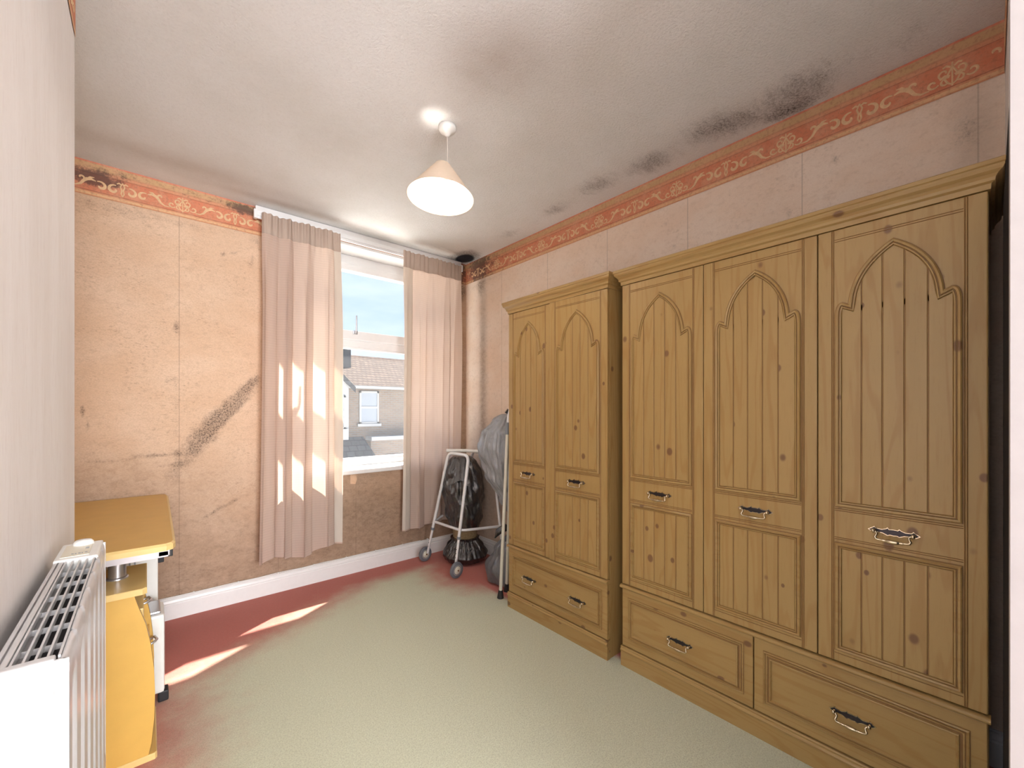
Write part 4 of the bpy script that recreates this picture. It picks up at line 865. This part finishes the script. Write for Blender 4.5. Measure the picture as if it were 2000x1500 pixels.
for a, b_ in ((FL, mL), (FN, mN)):
    mb = MB(); mb.tube([wl_(a), wl_(between(a, b_, 1.15))], 0.0102, 12); lg = mb.build('extension_leg', 'alu', wk)
    mb = MB(); d0, d1 = between(a, b_, 0.97), between(a, b_, 1.07); mb.tube([wl_(d0), wl_(d1)], 0.0155, 12); mb.build('collar', 'grey_collar', wk)
    mb = MB()
    for t_ in (0.30, 0.45, 0.60): c_ = between(a, b_, t_); mb.tube([wl_((c_[0] - 0.011, c_[1] - 0.002, c_[2])), wl_((c_[0] - 0.008, c_[1], c_[2]))], 0.003, 8)
    mb.build('adjuster_hole', 'black', lg)
RN, RNt, RL, RLt = (2.150, 2.555, 0.02), (2.115, 2.665, 0.905), (2.235, 3.225, 0.02), (2.19, 3.05, 0.905)
mb = MB(); mb.tube([wl_(p) for p in bend([RL, RLt, RNt, RN])], 0.0125, 12); mb.build('rear_hoop', 'alu', wk)
for p in (RL, RN):
    mb = MB(); mb.lathe([(0.0, 0.0), (0.019, 0.0), (0.018, 0.01), (0.0145, 0.05), (0.0, 0.05)], wl_((p[0], p[1], 0.0)), 14); mb.build('ferrule', 'black', wk)
hb = 0.30; bL, bN = between(FL, TL, 0.315), between(FN, TN, 0.31); rN, rL = between(RN, RNt, 0.36), between(RL, RLt, 0.36)
mb = MB(); mb.tube([wl_(p) for p in bend([bL, (bN[0] + 0.012, bN[1] - 0.005, bN[2]), rN], 0.05)], 0.0105, 10); mb.build('lower_brace', 'alu', wk)
mb = MB(); mb.tube([wl_(bL), wl_((2.0, 3.225, 0.335)), wl_(rL)], 0.0105, 10); mb.build('lower_brace', 'alu', wk)
mb = MB(); mb.tube([wl_((1.885, 2.99, 0.935)), wl_((1.99, 2.87, 0.936)), wl_((2.12, 2.72, 0.928))], 0.0135, 12); mb.build('hand_rail', 'white_plastic', wk)
def wheel(c_, yaw_):
    mb = MB(); mb.lathe([(0.030, -0.012), (0.050, -0.013), (0.058, -0.010), (0.0615, 0.0), (0.058, 0.010), (0.050, 0.013), (0.030, 0.012)], (0, 0, 0), 36, 0, 'y')
    w_ = mb.build('wheel', 'grey_tyre', wk); w_.location = wl_(c_); w_.rotation_euler = (0, 0, yaw_)
    mb = MB(); mb.lathe([(0.0, -0.015), (0.010, -0.016), (0.014, -0.010), (0.038, -0.0125), (0.041, -0.008), (0.041, 0.008), (0.038, 0.0125), (0.014, 0.010), (0.010, 0.016), (0.0, 0.015)], (0, 0, 0), 30, 0, 'y'); mb.build('hub', 'cream_plastic', w_)
    mb = MB(); mb.tube([(0, -0.022, 0), (0, 0.022, 0)], 0.006, 10); mb.build('axle', 'brass', w_)
wheel((1.765, 3.135, 0.0615), radians(8)); wheel((1.765, 2.662, 0.0615), radians(8))

# ================================================================== crutches leaning on the wardrobe's side
def crutch(foot, top, label):
    root = tag(empty('crutch', foot), label, 'crutch', None); f = Vector((0, 0, 0)); t_ = Vector(top) - Vector(foot); d = t_.normalized(); Lh = t_.length
    mb = MB(); mb.tube([d * 0.03, d * (Lh * 0.96)], 0.0115, 12); mb.build('shaft', 'cream_metal', root)
    mb = MB(); mb.tube([d * 0.0 + Vector((0, 0, 0.001)), d * 0.012, d * 0.055], [0.0225, 0.021, 0.0145], 14); mb.build('ferrule', 'black', root)
    mb = MB(); mb.tube([d * (Lh - 0.08), d * Lh], 0.0165, 12); mb.tube([d * (Lh - 0.02), d * (Lh - 0.02) + Vector((0.10, 0.02, 0.012))], 0.0145, 12); mb.build('hand_grip', 'grey_collar', root)
    p0 = d * Lh; mb = MB(); mb.tube([p0 - d * 0.02, p0 + Vector((0.004, 0, 0.04)), p0 + Vector((0.018, 0.0, 0.085)), p0 + Vector((0.045, 0.004, 0.125)), p0 + Vector((0.065, 0.006, 0.145))], 0.0095, 10); mb.build('arm_tube', 'alu', root)
    return root
crutch((1.802, 2.186, 0.0), (1.812, 2.118, 1.19), 'cream crutch nearer the camera with its rubber foot on the pale carpet edge')
crutch((1.903, 2.238, 0.0), (1.862, 2.140, 1.16), 'cream crutch set back behind the other, close to the wardrobe side')

# ================================================================== bin bags
def sack(stations, pleat, seed, nth=110, nz=80, crease=0.012):
    """stations: (z, cx, cy, rx, ry, pleat amount)"""
    r_ = random.Random(seed); a = [r_.uniform(0, 6.28) for _ in range(12)]; mb = MB(); v = []
    zs_ = [s_[0] for s_ in stations]
    def ev(z_):
        for i in range(len(stations) - 1):
            if z_ <= zs_[i + 1] or i == len(stations) - 2:
                t_ = (z_ - zs_[i]) / (zs_[i + 1] - zs_[i]); t_ = min(1, max(0, t_)); t_ = t_ * t_ * (3 - 2 * t_) if i not in (0, len(stations) - 2) else sqrt(max(0, t_)) if i == 0 else 1 - sqrt(max(0, 1 - t_)); return [stations[i][k] + (stations[i + 1][k] - stations[i][k]) * t_ for k in range(1, 6)]
    for j in range(nz + 1):
        z_ = zs_[0] + (zs_[-1] - zs_[0]) * (0.5 - 0.5 * cos(pi * j / nz) if True else j / nz); cx, cy, rx, ry, pa = ev(z_)
        for i in range(nth):
            th = 2 * pi * i / nth
            pl_ = pa * (0.6 * abs(sin(pleat * th / 2 + a[0] + 0.6 * sin(2 * th))) + 0.4 * abs(sin(pleat * 0.77 * th + a[1] + 3 * z_)) - 0.5)
            cr_ = crease * (sin(5 * th + 17 * z_ + a[2]) * sin(23 * z_ + 2 * th + a[3]) + 0.6 * sin(9 * th - 31 * z_ + a[4]) * sin(3 * th + a[5]) + 0.4 * abs(sin(14 * th + 40 * z_ + a[6])))
            k = 1 + pl_; m_ = min(1, min(rx, ry) / 0.1)
            v.append((cx + (rx * k + cr_ * m_) * cos(th), cy + (ry * k + cr_ * m_) * sin(th), z_))
    f = [(j * nth + i, j * nth + (i + 1) % nth, (j + 1) * nth + (i + 1) % nth, (j + 1) * nth + i) for j in range(nz) for i in range(nth)]
    mb.add(v, f, 0, True); mb.add(v[:nth], [tuple(range(nth))[::-1]]); mb.add(v[-nth:], [tuple(range(nth))]); return mb
b1 = tag(empty('bin_bag', (2.035, 2.94, 0)), 'black bin bag bundle with a tan waist, standing inside the walking frame', 'bin bag')
sack([(0.0, 0, 0, 0.05, 0.05, 0), (0.02, 0, 0, 0.165, 0.175, 0.02), (0.06, 0.0, 0, 0.180, 0.19, 0.06), (0.13, 0, 0, 0.140, 0.148, 0.24), (0.185, 0, 0, 0.100, 0.106, 0.30), (0.205, 0, 0, 0.108, 0.114, 0.2)], 26, 4, nz=50, crease=0.006).build('lower_sack', 'bag', b1)
mb = MB(); mb.lathe([(0.090, 0.17), (0.100, 0.21), (0.104, 0.25), (0.095, 0.31)], (0, 0, 0), 30); mb.build('tan_bundle', 'tan', b1)
sack([(0.268, 0, 0, 0.06, 0.06, 0), (0.285, 0.0, 0, 0.120, 0.125, 0.10), (0.40, -0.005, 0.0, 0.142, 0.15, 0.12), (0.60, -0.008, 0.005, 0.165, 0.168, 0.10), (0.74, -0.01, 0.015, 0.150, 0.150, 0.14), (0.84, -0.01, 0.02, 0.105, 0.105, 0.14), (0.885, -0.02, 0.03, 0.05, 0.05, 0.2)], 11, 9, nz=90, crease=0.010).build('upper_sack', 'bag', b1)
mb = MB(); fl = []
for j in range(9):
    for i in range(9):
        u_, w_ = i / 8, j / 8; th = 3.3 + 1.15 * u_; rr = 0.120 + 0.055 * w_
        fl.append((-0.01 + rr * cos(th) + 0.006 * sin(6 * u_), 0.015 + rr * sin(th), 0.865 - 0.15 * w_ - 0.05 * (1 - u_) * w_ + 0.008 * sin(9 * u_ + 3 * w_)))
mb.add(fl, [(j * 9 + i, j * 9 + i + 1, (j + 1) * 9 + i + 1, (j + 1) * 9 + i) for j in range(8) for i in range(8)], 0, True); mb.build('folded_flap', 'bag', b1)
b2 = tag(empty('bin_bag', (2.045, 2.355, 0)), 'tall bin bag bundle, its sheen painted grey, squeezed between wall and wardrobe behind the crutches', 'bin bag')
sack([(0.0, 0, 0, 0.05, 0.05, 0), (0.02, 0, 0.015, 0.165, 0.180, 0.02), (0.10, 0, 0.015, 0.172, 0.185, 0.04), (0.24, 0.01, 0.0, 0.125, 0.12, 0.10), (0.36, 0.02, -0.03, 0.055, 0.055, 0.2), (0.40, 0.02, -0.03, 0.040, 0.040, 0.25)], 12, 21, nz=60, crease=0.009).build('lower_sack', bagmat('dark_grey_bin_bag_film', (0.10, 0.11, 0.125), 0.28), b2)
sack([(0.385, 0.02, -0.03, 0.030, 0.030, 0.2), (0.47, 0.02, -0.03, 0.040, 0.040, 0.2), (0.62, 0.0, -0.005, 0.085, 0.085, 0.20), (0.80, -0.01, 0.04, 0.150, 0.160, 0.14), (0.98, -0.01, 0.065, 0.190, 0.195, 0.11), (1.10, 0.0, 0.06, 0.180, 0.175, 0.14), (1.20, 0.02, 0.045, 0.12, 0.115, 0.14), (1.245, 0.02, 0.03, 0.035, 0.035, 0.3)], 22, 33, nz=110, crease=0.009).build('upper_sack', 'bag_sheen', b2)
mb = MB(); mb.tube([(0.02, 0.03, 1.225), (0.012, 0.032, 1.25), (-0.01, 0.045, 1.268)], [0.022, 0.016, 0.02], 9); mb.tube([(0.03, 0.02, 1.235), (0.03, 0.01, 1.262)], [0.014, 0.012], 8); mb.build('tied_knot', 'bag', b2)
mb = MB(); mb.tube([(0.00, -0.02, 0.39), (-0.05, 0.01, 0.405), (-0.095, 0.035, 0.375), (-0.12, 0.045, 0.33)], [0.012, 0.030, 0.024, 0.003], 9); mb.build('loose_end', 'bag', b2)

# ================================================================== houses across the street
HY = 16.0
hs = tag(empty('terraced_house', (7.2, HY, -3.0)), 'pale brick terraced house across the street with tiled roof and white bay', 'house')
def hp(mb, name, mat, parent=hs):
    o = mb.build(name, mat, parent)
    if parent is hs: o.location = (-7.2, -HY, 3.0)
    return o
mb = MB(); mb.box(-4, 18, HY, HY + 0.3, -3.0, 2.30); hp(mb, 'wall', 'brick')
mb = MB(); mb.add([(-4, HY - 0.35, 2.22), (18, HY - 0.35, 2.22), (18, HY + 3.4, 3.82), (-4, HY + 3.4, 3.82), (18, HY + 7, 2.2), (-4, HY + 7, 2.2), (-4, HY - 0.35, 2.12), (18, HY - 0.35, 2.12)], [(0, 1, 2, 3), (3, 2, 4, 5), (0, 6, 7, 1)]); hp(mb, 'roof', 'roof')
mb = MB(); mb.box(-4, 18, HY - 0.42, HY - 0.33, 2.10, 2.20); hp(mb, 'gutter', 'render')
mb = MB(); mb.box(5.75, 6.42, HY + 1.6, HY + 2.5, 2.6, 3.90); mb.box(5.69, 6.48, HY + 1.52, HY + 2.58, 3.86, 3.97); hp(mb, 'chimney', 'chimney')
for x in (5.92, 6.22):
    mb = MB(); mb.lathe([(0.09, 0), (0.10, 0.35), (0.12, 0.36), (0.12, 0.40)], (x, HY + 2.05, 3.95), 10); hp(mb, 'chimney_pot', 'chimney')
mb = MB(); mb.prism([(3.3, -3.0), (3.3, 2.15), (4.4, 3.25), (5.5, 2.15), (5.5, -3.0)], HY - 0.7, HY + 0.1, 0); hp(mb, 'bay', 'render')
for sx in (-1, 1):
    mb = MB(); mb.add([(4.4, HY - 0.85, 3.42), (4.4 + sx * 1.30, HY - 0.85, 2.12), (4.4 + sx * 1.30, HY - 0.85, 1.90), (4.4, HY - 0.85, 3.20), (4.4, HY + 1.8, 3.42), (4.4 + sx * 1.30, HY + 0.5, 2.12)], [(0, 1, 2, 3), (0, 4, 5, 1)]); hp(mb, 'bargeboard', 'render' if sx < 0 else 'slate')
def far_window(x0, x1, z0_, z1_, y):
    mb = MB(); t_ = 0.07
    mb.box(x0, x0 + t_, y - 0.05, y + 0.02, z0_, z1_); mb.box(x1 - t_, x1, y - 0.05, y + 0.02, z0_, z1_); mb.box(x0, x1, y - 0.05, y + 0.02, z1_ - t_, z1_); mb.box(x0, x1, y - 0.05, y + 0.02, z0_, z0_ + t_); zm = (z0_ + z1_) / 2; mb.box(x0 + t_, x1 - t_, y - 0.05, y + 0.02, zm - 0.04, zm + 0.04); mb.box(x0 - 0.08, x1 + 0.08, y - 0.10, y + 0.02, z0_ - 0.1, z0_)
    w_ = hp(mb, 'window', 'render'); mb = MB(); mb.box(x0 + t_, x1 - t_, y - 0.02, y + 0.015, z0_ + t_, zm - 0.04); mb.build('pane', 'far_glass', w_)
    mb = MB(); mb.box(x0 + t_, x1 - t_, y - 0.02, y + 0.015, zm + 0.04, z1_ - t_); mb.build('pane', 'far_glass', w_)
far_window(6.15, 6.92, 0.75, 2.02, HY); far_window(8.9, 9.7, 0.75, 2.02, HY); far_window(11.6, 12.4, 0.75, 2.02, HY); far_window(1.2, 2.0, 0.75, 2.02, HY)
for x0 in (3.6, 4.25, 4.9): far_window(x0, x0 + 0.48, 0.6, 1.8, HY - 0.7)
mb = MB(); mb.add([(3.6, HY - 1.5, -0.55), (6.3, HY - 1.5, -0.55), (6.0, HY - 0.6, 0.30), (3.9, HY - 0.6, 0.30), (6.6, HY - 0.5, -0.55), (6.1, HY - 0.5, 0.30)], [(0, 1, 2, 3), (1, 4, 5, 2)]); hp(mb, 'bay_roof', 'slate')
mb = MB(); mb.box(6.4, 12.0, HY - 0.6, HY, 0.12, 0.26); hp(mb, 'ledge', 'render')
mb = MB(); mb.box(6.4, 12.0, HY - 0.5, HY, -3.0, 0.12); hp(mb, 'porch', 'brick')
far_window(7.0, 7.75, -1.9, -0.45, HY - 0.5); far_window(8.0, 8.75, -1.9, -0.45, HY - 0.5)
mb = MB(); mb.add([(-8, 3.7, -3.02), (24, 3.7, -3.02), (24, HY, -3.02), (-8, HY, -3.02)], [(0, 1, 2, 3)]); struct(mb.build('street', 'pale_street'))  # unseen street, pale to bounce sun onto the ceiling
